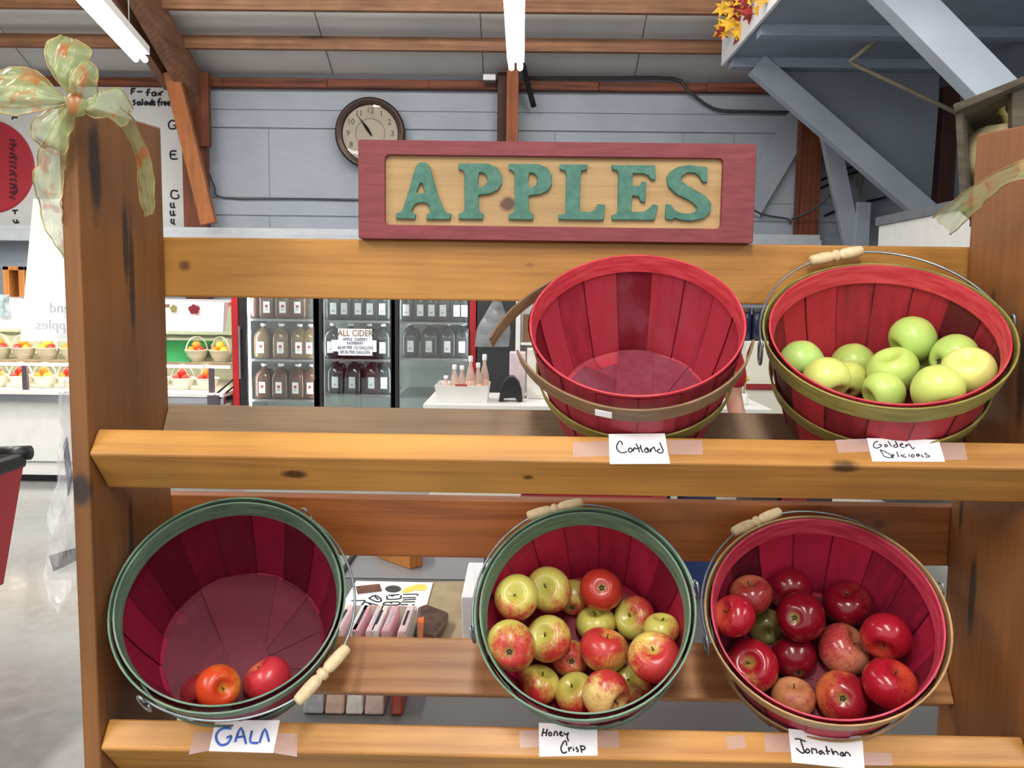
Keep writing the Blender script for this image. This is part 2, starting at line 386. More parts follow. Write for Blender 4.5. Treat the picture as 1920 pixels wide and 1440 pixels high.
o = MB().tube(smooth_path([PB(1605, 350, 8.49), PB(1604, 332, 8.44), PB(1614, 330, 8.44), PB(1612, 352, 8.4), PB(1610, 378, 8.22), PB(1610, 388, 8.19)], 4), .012).build('cable', plain('tan_cable', S(170, 160, 130), .5), smooth=True)
tag(o, 'tan cable looped on the wall under the loft brace', 'cable')
o = MB().tube(smooth_path([PB(1484, 411, 8.25), PB(1510, 400, 8.2), PB(1535, 385, 8.12), PB(1556, 366, 8.08)], 4), .012).build('cable', DARKGREY, smooth=True)
tag(o, 'dark cable slung across the brown post under the loft', 'cable')
o = MB().tube(smooth_path([PB(1400, 385, 8.42), PB(1430, 402, 8.42), PB(1478, 411, 8.42), PB(1482, 420, 8.42)], 4), .009).build('cable', DARKGREY, smooth=True)
tag(o, 'thin dark cable sagging on the wall right of the sign', 'cable')

# autumn leaf garland on the loft's edge
lg = thing('leaf_garland', 'garland of red and yellow artificial maple leaves on the loft edge', 'garland', (1.68, 7.1, 3.8))
def leaf(mb, c, r, ax):
    n = []
    for k, (a, q) in enumerate(((-90, .35), (-60, .75), (-40, .4), (-5, 1), (20, .5), (45, .85), (68, .5), (90, 1.1), (112, .5), (135, .85), (160, .5), (185, 1), (220, .4), (240, .75))):
        n.append(V((math.cos(math.radians(a)) * q * r, 0, math.sin(math.radians(a)) * q * r)))
    R = Matrix.Rotation(ax[0], 4, 'Z') @ Matrix.Rotation(ax[1], 4, 'X') @ Matrix.Rotation(ax[2], 4, 'Y')
    n = [c + (R @ p) + V((0, abs(p.x) * .25, 0)) for p in n]; cc = c + V((0, -.01, 0))
    mb.add([cc] + n, [(0, i + 1, (i + 1) % len(n) + 1) for i in range(len(n))])
random.seed(12); ly, lr = MB(), MB()
for k in range(64):
    u = random.random(); y = 7.3 - 2.2 * u; base = V((1.64 + random.uniform(-.09, .04), y, 3.72 + random.uniform(-.17, .16)))
    leaf(ly if k % 5 in (0, 3) else lr, base, random.uniform(.07, .11), (random.uniform(-.6, .6), random.uniform(-.7, .5), random.uniform(0, 6.3)))
ly.build('yellow_leaves', plain('yellow_leaf', S(230, 176, 40), .5, 0, .3, 12), lg); lr.build('red_leaves', plain('red_leaf', S(150, 34, 26), .5, 0, .4, 12), lg)

# ---------------------------------------------------------------- fluorescent lights
TUBEM = emit('fluorescent_tube', (1, .95, 1, 1), TUBE)
def fixture(a, b, label, lit=True):
    a, b = V(a), V(b); t = thing('fluorescent_light', label, 'ceiling light', (a + b) / 2, 'fluorescent strip lights'); d = (b - a).normalized(); s = V((d.y, -d.x, 0))
    MB().beam(a + V((0, 0, .07)), b + V((0, 0, .07)), .13, .06).build('housing', WHITE, t, bevel=.004)
    for q in (-1, 1):
        MB().tube([a + s * .032 * q + d * .01, b + s * .032 * q - d * .01], .022, 10).build('tube', TUBEM, t, smooth=True)
    for e in (.15, .85):
        p = a.lerp(b, e); MB().tube([p + V((0, 0, .1)), V((p.x, p.y, roofz(max(p.y, 1.1)) if p.y > 1 else zr - (1 - p.y) * .47))], .004, 6).build('hanger', GREYMETAL, t)
    return t
fixture((atZ(967, 128, 3.2)) + V((0, 0, .0)), (atZ(961, 0, 3.2) - V((-.01, .95, 0))), 'fluorescent strip light hanging end-on above the sign')
e1, e0 = atZ(264, 112, 3.2), atZ(162, 0, 3.2); fixture(e1, e0 + (e0 - e1) * .6, 'fluorescent strip light hanging at an angle, top left')
for x, y in ((-2.4, -.6), (0, -.6), (2.4, -.6), (-2.4, 2.9), (2.4, 2.9), (-4.6, 5.2)):
    if y < 4.5:
        t = thing('fluorescent_light', 'fluorescent strip light over the sales floor, outside the frame', 'ceiling light', (x, y, 3.2), 'fluorescent strip lights')
        MB().box(x - .09, x + .09, y - 1.2, y + 1.2, 3.15, 3.22).build('housing', WHITE, t, bevel=.004)
        MB().tube([(x, y, 3.22), (x, y, roofz(y) if y > 1 else zr - (1 - y) * .47)], .004, 6).build('hanger', GREYMETAL, t)

for x, y, z, hx, hy in ((-3.2, 5.13, 4.38, .85, .09), (-1.2, 5.13, 4.38, .85, .09), (1.0, 5.13, 4.38, .85, .09), (-4.6, 5.2, 3.19, .09, 1.2), (1.5, 3.82, 3.2, .9, .07)):  # housings and hangers added for the unseen lights
    t = thing('fluorescent_light', 'added lamp housing for an unseen light, outside the frame', 'ceiling light', (x, y, z), 'added housings of unseen lights')
    MB().box(x - hx, x + hx, y - hy, y + hy, z - .03, z + .03).build('housing', WHITE, t, bevel=.004); MB().tube([(x, y, z + .03), (x, y, roofz(y))], .004, 6).build('hanger', GREYMETAL, t)

# ---------------------------------------------------------------- clock
c = PB(695, 251, 8.42); ck = thing('wall_clock', 'round wall clock with a dark bronze rim behind the sign', 'clock', c)
Mx = Matrix.Translation(c) @ Matrix.Rotation(PI / 2, 4, 'X'); R = 63 / 1600 * 8.5
MB().lathe([(R * .80, .0), (R * .80, .035), (R * .84, .05), (R * .88, .045), (R * .93, .07), (R, .055), (R * 1.01, .02), (R, -.06), (R * .8, -.06)], 48, Mx, caps=False).build('rim', plain('dark_bronze', S(58, 40, 32), .3, .3, .2), ck, smooth=True)
MB().lathe([(.001, .02), (R * .82, .02)], 48, Mx, caps=False).build('dial', plain('clock_dial', S(178, 166, 148), .6, 0, .08), ck)
for k in range(1, 13):
    a = PI / 2 - k * PI / 6; p = c + V((math.cos(a) * R * .64, -.024, math.sin(a) * R * .64))
    text('numeral', str(k), DARKGREY, ck, Matrix.Translation(p) @ Matrix.Rotation(PI / 2, 4, 'X'), R * .22)
MB().tube([c + V((math.cos(a) * R * .42, -.022, math.sin(a) * R * .42)) for a in [2 * PI * k / 40 for k in range(40)]], .0022, 5, True).build('minute_ring', DARKGREY, ck)
def hand(a, L, w):
    a = math.radians(a); d = V((math.sin(a), 0, math.cos(a))); s = V((d.z, 0, -d.x)); q = c + V((0, -.028, 0))
    return MB().prism([q - d * L * .12 - s * w * .5, q - d * L * .12 + s * w * .5, q + d * L * .3 + s * w, q + d * L, q + d * L * .3 - s * w], (0, -.003, 0))
hand(324, R * .70, .012).build('minute_hand', BLACK, ck); hand(327, R * .48, .017).build('hour_hand', BLACK, ck)
MB().lathe([(.001, .052), (R * .4, .052), (R * .8, .046)], 48, Mx, caps=False).build('glass_cover', glass('clock_glass', refl=.05), ck, smooth=True)

# ---------------------------------------------------------------- white menu board with handwriting, red apple
bd = thing('menu_board', 'large white board with black handwriting on the back wall, upper left', 'board', PB(250, 300, 8.45))
MB().box(-9, PB(344, 300, 8.45).x, 8.445, 8.47, zpx(200, 424, 8.45), zpx(200, 163, 8.45)).build('board', plain('white_sheet', S(204, 205, 202), .6, 0, .03), bd)
def wr(strokes, off, sc, y=8.44):   # strokes in a zoomed picture's coordinates
    return [[PB(off[0] + u / sc, off[1] + w / sc, y) for u, w in s] for s in strokes]
ST = [[(740, 500), (738, 530)], [(738, 500), (762, 498)], [(738, 514), (757, 513)], [(772, 517), (800, 515)], [(845, 503), (832, 505), (828, 540)], [(820, 520), (842, 518)],
      [(870, 518), (855, 522), (858, 538), (872, 535), (874, 518), (880, 540)], [(892, 520), (893, 538)], [(903, 538), (903, 520), (918, 514)],
      [(760, 562), (748, 570), (760, 580), (750, 592)], [(782, 570), (770, 580), (780, 592), (787, 572), (792, 592)], [(800, 556), (802, 592)], [(825, 570), (812, 578), (820, 592), (828, 572), (832, 590)],
      [(852, 572), (840, 580), (848, 592), (856, 558), (858, 592)], [(872, 570), (862, 576), (872, 586), (862, 594)], [(905, 556), (893, 560), (891, 597)], [(884, 574), (902, 572)],
      [(908, 594), (908, 575), (918, 572)], [(922, 583), (934, 580), (928, 572), (922, 584), (934, 594)], [(940, 583), (954, 580), (948, 572), (940, 584), (954, 594)], [(962, 592), (964, 593)],
      [(985, 682), (965, 677), (948, 695), (955, 722), (985, 722), (992, 705), (975, 705)], [(992, 850), (960, 852), (962, 892), (998, 892)], [(960, 870), (988, 869)],
      [(1000, 1075), (968, 1072), (962, 1105), (985, 1118), (1005, 1110), (1000, 1095)], [(960, 1140), (962, 1165), (985, 1165)], [(975, 1140), (978, 1160)], [(958, 1185), (962, 1210), (988, 1208)], [(975, 1185), (976, 1205)], [(965, 1230), (962, 1250), (985, 1262)], [(978, 1232), (976, 1252)],
      [(70, 672), (72, 660), (98, 662)], [(70, 1185), (100, 1182)], [(84, 1184), (84, 1205)], [(75, 1235), (82, 1252), (108, 1250)], [(95, 1235), (96, 1250)]]
stroke_mesh('lettering', wr(ST, (0, 0), 3), .008, INK, bd)
ap = PB(-22, 312, 8.43); MB().lathe([(.001, .01), (.44, .01), (.45, 0), (.45, -.02)], 48, Matrix.Translation(ap) @ Matrix.Rotation(PI / 2, 4, 'X')).build('red_disc', plain('red_card', S(166, 40, 52), .55, 0, .06), bd, smooth=False)
random.seed(3); sm = []
for k in range(14):
    y = 262 + k * 8.2; sm.append([PB(18, y, 8.41), PB(27 + random.uniform(-2, 6), y + random.uniform(-2, 3), 8.41), PB(22 + random.uniform(0, 9), y + 5, 8.41)])
stroke_mesh('dark_writing', sm, .007, plain('plum_ink', S(74, 34, 48), .7), bd)

# ================================================================ the apple rack
XL, XR, YF, YR = -.705, .857, 1.36, 1.679
PL = S(150, 92, 50); PD = S(88, 48, 26)
plank_l = wood('stained_plank', S(142, 94, 52), S(102, 66, 36), 2, (((XL, 1.415, 1.70), .09, .022), ((XL, 1.515, 1.58), .085, .013), ((XL, 1.535, 1.52), .12, .012), ((XL, 1.50, 1.05), .10, .01), ((-.72, 1.36, 1.175), .03, .02)), .5, 2, .7, .12, (.02, .018, .022, 1), .6)
plank_r = wood('stained_plank_right', S(154, 100, 54), S(122, 76, 40), 2, (((XR, 1.58, 1.46), .07, .012), ((XR, 1.47, 1.38), .10, .018), ((XR, 1.58, .95), .09, .014), ((XR, 1.64, 1.1), .06, .008)), .45, 6, .8, .25, (.03, .02, .015, 1), .7)
rack = thing('apple_rack', 'tall stained pine display rack holding two tiers of tilted apple baskets', 'display rack', ((XL + XR) / 2, 1.54, 0))
mb = MB(); zt = 1.802
pro = [(YF, 0), (YR, 0), (YR, zt + .012), (YF, zt - .01)]
mb.prism([(XL - .029, y, z) for y, z in pro], (.029, 0, 0)); mb.build('side_plank', plank_l, rack, bevel=.004)
MB().prism([(XR, y, z) for y, z in [(YF, 0), (YR, 0), (YR, zt + .016), (YF, zt - .012)]], (.029, 0, 0)).build('side_plank', plank_r, rack, bevel=.004)
def KX(px, py, y, ra, rb): p = atY(px, py, y); return ((p.x, p.y, p.z), ra, rb)
RAILL, RAILD = S(186, 134, 66), S(154, 102, 46)
w1 = wood('pine_rail', RAILL, RAILD, 0, (KX(343, 497, 1.679, .016, .014), KX(322, 526, 1.679, .010, .006), KX(436, 519, 1.679, .007, .005), KX(992, 497, 1.679, .014, .008), KX(1368, 500, 1.679, .008, .005)), .42, 1, 1, .12, (.11, .05, .02, 1), 1.35)
MB().box(XL - .028, XR + .028, 1.686, 1.724, 1.489, 1.6058).build('back_rail', w1, rack, bevel=.004)
w2 = wood('dark_pine_rail', S(164, 98, 48), S(122, 68, 33), 0, (KX(1650, 985, 1.679, .02, .012),), .42, 4, 1, .15, (.08, .03, .015, 1), 1.35)
MB().box(XL - .028, XR + .028, 1.686, 1.724, .969, 1.0903).build('back_rail', w2, rack, bevel=.003)
def front_rail(zb, mat):
    a, b, c2 = (.034, .037), (0, 0), (.060, -.070); d = (a[0] + c2[0] - b[0], a[1] + c2[1] - b[1])
    poly = [(XL + .001, YF + y - .002, zb + z) for y, z in (b, a, d, c2)]
    return MB().prism(poly, (XR - XL - .002, 0, 0)).build('front_rail', mat, rack, bevel=.004)
w3 = wood('pine_front_rail', S(196, 142, 72), S(160, 106, 50), 0, (KX(553, 886, 1.39, .024, .012), KX(990, 891, 1.39, .012, .008), KX(1585, 875, 1.366, .03, .012), KX(1232, 867, 1.37, .012, .006)), .4, 8, 1, .18, contrast=1.35)
w4 = wood('pine_front_rail_lower', S(196, 142, 74), S(160, 106, 52), 0, (), .4, 21, 1, .2, contrast=1.35)
front_rail(1.235, w3); front_rail(.7305, w4)
def slat(zt_, yt, zb_, yb, mat):
    n = V((0, zt_ - zb_, -(yt - yb))).normalized() * .034; n = V((0, abs(n.y), -abs(n.z)))
    poly = [V((XL + .001, yt, zt_)), V((XL + .001, yb, zb_)), V((XL + .001, yb, zb_)) + n, V((XL + .001, yt, zt_)) + n]
    return MB().prism(poly, (XR - XL - .002, 0, 0)).build('shelf_slat', mat, rack, bevel=.003)
wg = wood('grey_weathered_slat', S(150, 126, 100), S(122, 98, 74), 0, (), .6, 15, 1.2, .05)
w5 = wood('pine_slat', S(206, 150, 98), S(164, 106, 62), 0, (KX(925, 1235, 1.63, .03, .02),), .4, 18, 1.5, .5, (.22, .11, .06, 1))
slat(1.277, 1.675, 1.19, 1.615, wg); slat(.805, 1.675, .715, 1.612, w5)

# ---------------------------------------------------------------- APPLES sign
YS = 1.664
sg = thing('apples_sign', 'carved wooden sign reading APPLES in green letters with a red frame', 'sign', (.06, YS + .02, 1.6055))
def SP(u, w, y=YS): return atY(640 + u / 2.4, 240 + w / 2.4, y)
def poly_curve(name, polys, y0, depth, mat, parent, bevel=.0012):
    cu = bpy.data.curves.new(name, 'CURVE'); cu.dimensions = '2D'; cu.fill_mode = 'BOTH'; cu.extrude = depth / 2; cu.bevel_depth = bevel; cu.bevel_resolution = 1
    for poly in polys:
        sp = cu.splines.new('POLY'); sp.points.add(len(poly) - 1); sp.use_cyclic_u = True
        for p, q in zip(sp.points, poly): p.co = (q[0], q[1], 0, 1)
    o = curve_mesh(name, cu, mat, None); o.data.transform(Matrix.Translation((0, y0 + depth / 2, 0)) @ Matrix.Rotation(PI / 2, 4, 'X'))
    if parent: finish(o, parent)
    return o
xa, xb = SP(80, 280).x, SP(1858, 280).x; za, zb = 1.607, (SP(80, 64).z + SP(1866, 68).z) / 2
ia, ib = SP(194, 290).x, SP(1716, 290).x; ja, jb = (SP(194, 440).z + SP(1712, 456).z) / 2, (SP(194, 126).z + SP(1722, 126).z) / 2
def rrect(x0, x1, z0, z1, r, n=5):
    out = []
    for cx, cz, a0 in ((x1 - r, z1 - r, 0), (x0 + r, z1 - r, 90), (x0 + r, z0 + r, 180), (x1 - r, z0 + r, 270)):
        out += [(cx + r * math.cos(math.radians(a0 + 90 * k / n)), cz + r * math.sin(math.radians(a0 + 90 * k / n))) for k in range(n + 1)]
    return out
t = NT('red_sign_paint'); v = t.coord(); f = t.noise(t.map(v, (4, 30, 30)), 5, 4)
SIGNRED = t.done(t.mix(t.ramp(f, .3, .72), S(114, 43, 50), S(132, 56, 63)), .6)
poly_curve('frame', [rrect(xa, xb, za, zb, .003), rrect(ia, ib, ja, jb, .010)[::-1]], YS, .0305, SIGNRED, sg, .0015)
pw = wood('sign_panel_pine', S(190, 158, 110), S(164, 128, 84), 0, ((tuple(SP(747, 342, YS + .01)), .016, .016),), .55, 30, 2.2, .1, (.07, .03, .03, 1))
MB().box(ia - .005, ib + .005, YS + .009, YS + .028, ja - .005, jb + .005).build('panel', pw, sg)
MB().box(xa + .003, xb - .003, YS + .0315, YS + .034, za + .003, zb - .003).build('back_board', plank_r, sg)
t = NT('green_letter_paint'); v = t.coord(); f = t.noise(v, 60, 3)
LET = t.done(t.mix(t.ramp(f, .3, .7), S(54, 104, 92), S(74, 122, 106)), .6)
P1o = [(530, 162), (660, 162), (700, 180), (718, 212), (720, 245), (705, 275), (670, 293), (620, 298), (615, 302), (615, 365), (622, 380), (637, 388), (635, 408), (530, 406), (530, 388), (550, 380), (556, 365), (556, 200), (545, 188), (530, 182)]
P1i = [(618, 195), (640, 198), (656, 212), (660, 232), (652, 255), (635, 268), (616, 270), (612, 230)]
LETS = [('letter', [[(335, 178), (345, 164), (360, 156), (378, 158), (392, 170), (400, 190), (430, 300), (458, 366), (470, 382), (492, 388), (488, 408), (385, 408), (385, 390), (400, 385), (403, 372), (397, 348), (380, 333), (345, 333), (325, 345), (312, 372), (318, 384), (332, 390), (330, 406), (247, 404), (250, 386), (268, 380), (280, 362), (310, 270)], [(353, 245), (365, 245), (380, 285), (376, 296), (340, 296), (333, 288)]]),
        ('letter', [P1o, P1i]), ('letter', [[(a + 226, b + 2) for a, b in P1o], [(a + 226, b + 2) for a, b in P1i]]),
        ('letter', [[(985, 166), (1105, 166), (1105, 185), (1080, 190), (1075, 205), (1070, 370), (1075, 378), (1120, 380), (1145, 370), (1155, 345), (1185, 348), (1178, 412), (980, 408), (980, 392), (1005, 388), (1012, 375), (1015, 205), (1008, 190), (985, 182)]]),
        ('letter', [[(1220, 168), (1410, 170), (1412, 230), (1395, 230), (1385, 212), (1360, 202), (1310, 200), (1308, 262), (1340, 264), (1352, 255), (1355, 243), (1370, 245), (1366, 332), (1350, 328), (1340, 305), (1308, 300), (1302, 372), (1312, 380), (1365, 378), (1390, 362), (1405, 345), (1422, 350), (1408, 412), (1220, 410), (1220, 394), (1240, 388), (1247, 375), (1250, 205), (1243, 190), (1222, 184)]]),
        ('letter', [[(1645, 178), (1645, 242), (1628, 240), (1615, 215), (1590, 198), (1555, 198), (1530, 215), (1530, 240), (1560, 262), (1640, 310), (1662, 340), (1660, 375), (1630, 405), (1580, 415), (1530, 412), (1500, 402), (1485, 412), (1462, 405), (1465, 345), (1485, 348), (1498, 372), (1530, 385), (1570, 388), (1600, 375), (1605, 355), (1580, 330), (1510, 295), (1475, 262), (1468, 225), (1485, 195), (1520, 175), (1570, 168), (1610, 175), (1625, 175)]])]
for nm, polys in LETS:
    poly_curve(nm, [[(SP(u, w).x, SP(u, w).z) for u, w in p] for p in polys], YS + .002, .0085, LET, sg, .0012)

# ================================================================ baskets
BK = {'C': dict(R=.2, rb=.155, c=(.2016, 1.5386, 1.4586), a=(-.081, -.6314, .7712)),
      'G': dict(R=.203, rb=.157, c=(.6301, 1.497, 1.4502), a=(-.1346, -.575, .807)),
      'A': dict(R=.1955, rb=.155, c=(-.4985, 1.4185, .9773), a=(.1339, -.6979, .7036)),
      'H': dict(R=.2, rb=.155, c=(.1169, 1.5068, .9389), a=(-.1086, -.7296, .6752)),
      'J': dict(R=.206, rb=.159, c=(.5459, 1.4882, .9439), a=(-.1615, -.6401, .7512))}
BS = dict(C=.955, G=.993, A=1.008, H=.945, J=.975)   # size of each basket
BHS = dict(G=.208, J=.215); BH = .225; SB = 1.0
for k, d in BK.items():
    d['R'] *= BS[k]; d['rb'] *= BS[k]; d['c'] = tuple(EYE + (V(d['c']) - EYE) * BS[k])
def stave_mat(name, c0, c1, dull):
    t = NT(name); v = t.coord(); s = t.noise(t.map(v, (34, 34, 5)), 1.6, 4, .4); g = t.noise(v, 9, 3)
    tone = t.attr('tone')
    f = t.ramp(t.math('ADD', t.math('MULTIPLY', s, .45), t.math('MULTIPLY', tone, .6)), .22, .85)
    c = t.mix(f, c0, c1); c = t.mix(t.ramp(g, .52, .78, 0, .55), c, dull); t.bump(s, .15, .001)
    return t.done(c, .55, 0, .35)
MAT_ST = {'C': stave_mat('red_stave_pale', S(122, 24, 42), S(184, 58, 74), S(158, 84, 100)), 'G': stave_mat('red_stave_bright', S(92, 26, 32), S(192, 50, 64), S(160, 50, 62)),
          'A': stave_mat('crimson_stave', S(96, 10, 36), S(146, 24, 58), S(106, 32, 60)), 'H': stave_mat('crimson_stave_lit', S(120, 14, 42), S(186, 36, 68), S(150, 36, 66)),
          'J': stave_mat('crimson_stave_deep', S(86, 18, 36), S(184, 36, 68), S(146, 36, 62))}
FADED = stave_mat('faded_bottom', S(124, 44, 62), S(168, 82, 100), S(146, 104, 122))
def hoop_mat(n, a, b):
    t = NT(n); v = t.coord(); f = t.noise(t.map(v, (6, 6, 60)), 3, 4); return t.done(t.mix(t.ramp(f, .3, .7), a, b), .5)
HG = hoop_mat('green_hoop', S(80, 108, 90), S(108, 138, 114)); HR = hoop_mat('red_hoop', S(186, 44, 60), S(212, 76, 84)); HP = hoop_mat('pink_red_hoop', S(170, 40, 66), S(200, 70, 92))
HO = hoop_mat('olive_hoop', S(122, 116, 52), S(160, 150, 82)); HT = hoop_mat('tan_hoop', S(150, 118, 76), S(184, 150, 104)); HB = hoop_mat('bare_wood_hoop', S(112, 88, 64), S(140, 114, 86))
GRIPW = wood('grip_wood', S(226, 206, 168), S(196, 170, 126), 2, (), .55, 40, 4, .05)
def band(mb, r0, r1, z0, z1, phi0=0, phi1=2 * PI, th=.0035, n=72, dr=None, tone=.5):
    """closed hoop (or arc) of veneer: radius r0 at z0, r1 at z1"""
    full = abs(phi1 - phi0 - 2 * PI) < 1e-6; rows = []
    for i in range(n + 1):
        t = i / n; p = phi0 + (phi1 - phi0) * t; k = dr(t, p) if dr else 0; cs, sn = math.cos(p), math.sin(p)
        rows.append([((r + k + q) * cs, (r + k + q) * sn, z) for r, z, q in ((r0, z0, 0), (r1, z1, 0), (r1, z1, th), (r0, z0, th))])
    rows = [r + [r[0]] for r in rows]; mb.grid(rows, tone)
    if not full: 
        for r in (rows[0], rows[-1]): mb.add(r[:4], [(0, 1, 2, 3)], tone)
    return mb
bframe = {}
def frame_of(k):
    global BH
    BH = BHS.get(k, .225) * BS[k]; d = BK[k]; a = V(d['a']).normalized(); ux = -(a.cross(V((0, 0, 1)))).normalized(); w = a.cross(ux); c = V(d['c']) - a * BH
    M = Matrix.Identity(4)
    for i in range(3): M[i][0], M[i][1], M[i][2], M[i][3] = ux[i], w[i], a[i], c[i]
    return M
def px_of(p):
    q = p - EYE; d = q.dot(FW); return 960 + FPX * q.dot(RT) / d, 720 - FPX * q.dot(UP) / d
def basket(k, label, inner, outer, mid, n=15, seed=1, bail=None, loose=False, rot=0, inner_w=.032):
    d = BK[k]; R, rb = d['R'], d['rb']; M = frame_of(k); bframe[k] = M
    t = thing('apple_basket', label, 'basket', M=M, group='red half bushel baskets on the rack')
    random.seed(seed); mb = MB(); prof = [(.80, .0035), (.93, .004), (.985, .010), (1.0, .022)]
    for i in range(n):
        p0 = rot + 2 * PI * i / n; wdt = 2 * PI / n * random.uniform(.49, .53); off = .0022 if i % 2 else 0
        tone = random.uniform(.3, 1) if random.random() > .15 else random.choice((0, .08)); rows = []
        for j in range(14):
            if j < 4: r, z = prof[j][0] * rb, prof[j][1]
            else:
                q = (j - 3) / 10; z = .022 + (BH - .024) * q; r = rb + (R - .008 - rb) * q + .004 * math.sin(PI * q)
            rr = r - off; row = []
            for side in (0, .003):
                row.append([((rr + side) * math.cos(p0 + wdt * s), (rr + side) * math.sin(p0 + wdt * s), z) for s in (-1, -.93, -.3, .3, .93, 1)])
            rows.append(row[0] + row[1][::-1] + [row[0][0]])
        mb.grid(rows, tone)
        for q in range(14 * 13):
            if q % 13 in (0, 5, 6, 11, 12): mb.t[-14 * 13 + q] = -.35      # shadow lines between staves, painted as a darker edge tone
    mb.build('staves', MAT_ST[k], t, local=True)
    mb = MB()                                   # crossing splints of the bottom
    for i in range(6):
        a = rot + .3 + PI * i / 6 * 1.0; zz = .0005 + .0021 * i; hw = .040 if i < 5 else .034; rr = rb * .97
        u, w = V((math.cos(a), math.sin(a), 0)), V((-math.sin(a), math.cos(a), 0)); L = math.sqrt(rr * rr - hw * hw)
        pts = [u * s * L + w * q * hw for s, q in ((-1, -1), (1, -1), (1, 1), (-1, 1))]
        mb.prism([p + V((0, 0, zz)) for p in pts], (0, 0, .0026)); bt = random.uniform(-.15, .4)
        for q in range(8): mb.t[-1 - q] = bt
    mb.build('bottom', FADED if k == 'C' else MAT_ST[k], t, local=True)
    mb = MB(); band(mb, R - .011 - (R - rb) / BH * inner_w, R - .011, BH - inner_w, BH + .003); mb.build('inner_hoop', inner, t, local=True, bevel=.0008)
    mb = MB()
    if loose:    # the outer hoop has sprung open: its two ends stand away at the left
        a0, a1 = math.radians(-160), math.radians(-10)
        band(mb, R - .004, R + .001, BH - .038, BH - .008, a0, a1, .004, 60, lambda t_, p: .003 + .014 * max(0, 1 - t_ / .3) ** 1.4 + .005 * math.sin(t_ * PI))
        mb.build('outer_hoop', outer, t, local=True)
        mb = MB(); band(mb, R - .001, R + .003, BH - .043, BH - .022, math.radians(105), math.radians(186), .004, 40, lambda t_, p: .002 + .056 * t_ ** 2.2)
        mb.build('hoop_end', outer, t, local=True)
        mb = MB(); p = math.radians(-103); r = R + .006 + .012; cs, sn = math.cos(p), math.sin(p); 
        mb.prism([(r * math.cos(p + q), r * math.sin(p + q), z) for q, z in ((-.065, BH - .024), (.065, BH - .024), (.065, BH - .011), (-.065, BH - .011))], (cs * .001, sn * .001, 0))
        mb.build('price_sticker', PAPER, t, local=True)
    else:
        band(mb, R - .003 - (R - rb) / BH * .030, R - .003, BH - .034, BH + .0015, dr=lambda t_, p: .0016 * math.sin(2 * p + seed) + .0016); mb.build('outer_hoop', outer, t, local=True, bevel=.0008)
    zz = .085; rz = rb + (R - .008 - rb) * zz / BH + .0075
    mb = MB(); band(mb, rz, rz + (R - rb) / BH * .026, zz, zz + .026); mb.build('middle_hoop', mid, t, local=True)
    if bail:
        (ax, ay), apex, swing, Lk, g0, g1 = bail
        phi = min((2 * PI * i / 720 for i in range(720)), key=lambda p: (lambda q: (q[0] - ax) ** 2 + (q[1] - ay) ** 2)(px_of(M @ V(((R + .005) * math.cos(p), (R + .005) * math.sin(p), BH - .012)))))
        e1 = V((math.cos(phi), math.sin(phi), 0)); e2 = V((-e1.y, e1.x, 0)) * apex; c0 = V((0, 0, BH - .012)); up = e2 * math.cos(swing) + V((0, 0, 1)) * math.sin(swing); rr = R + .006
        P = lambda u: c0 + e1 * (rr * math.cos(u)) + up * (rr * Lk * math.sin(u))
        U = [PI * i / 60 for i in range(61)]
        path = [P(u) for u in U]
        loop = []
        for e, u in ((1, 0), (-1, PI)):         # eyelet loops below the rim
            q = c0 + e1 * (rr + .001) * e; tl = V((-e1.y, e1.x, 0)) * apex
            q = q + e1 * .003 * e; lp = [q + tl * .012, q + tl * .010 - V((0, 0, .028)), q - V((0, 0, .038)), q - tl * .010 - V((0, 0, .028)), q - tl * .010 + V((0, 0, .004)), q + V((0, 0, .016)), q + tl * .006 + V((0, 0, .006))]
            loop.append(smooth_path(lp, 4))
        mb = MB(); mb.tube(path, .0023, 6)
        for lp in loop: mb.tube(lp, .0024, 6)
        h = mb.build('wire_handle', WIRE, t, smooth=True, local=True)
        if g1 > g0:
            A, B = P(PI * g0), P(PI * g1); dz = (B - A).normalized(); q = dz.to_track_quat('Z', 'Y').to_matrix().to_4x4(); Lg = (B - A).length
            mb = MB(); pr = [(.0070, 0), (.0095, .03), (.0105, .12), (.0112, .25), (.0105, .38), (.0078, .43), (.0074, .445), (.0108, .465), (.0112, .50), (.0108, .535), (.0074, .555), (.0078, .57), (.0105, .62), (.0112, .75), (.0105, .88), (.0095, .97), (.0070, 1)]
            midv = V((0, 0, 0)); bow = (P(PI * (g0 + g1) / 2) - (A + B) / 2) * .7
            mb.lathe([(r, z * Lg) for r, z in pr], 14, Matrix.Translation(A + bow) @ q); mb.build('grip', GRIPW, h, smooth=True, local=True)
    return t
basket('C', 'empty pale red basket with a sprung bare wood hoop, upper shelf', HR, HB, HO, 17, 3, None, True, -1.35, .030)
basket('G', 'red basket of green apples with an olive hoop, upper shelf', HR, HO, HO, 17, 8, ((1890, 606), 1, .12, 1.07, .46, .62), rot=.25)
basket('A', 'dark red basket with green hoops and two red apples, lower left', HG, HG, HG, 17, 5, ((280, 1300), 1, .02, 1.07, .37, .56), rot=-.92)
basket('H', 'red basket with green hoops full of yellow-red apples, lower middle', HG, HG, HG, 17, 6, ((1297, 1102), 1, -.05, 1.08, .43, .61), rot=.2)
basket('J', 'red basket with pink-red rim full of dark red apples, lower right', HP, HT, HT, 16, 14, ((1333, 1200), -1, -.02, 1.08, .355, .52), rot=.05)

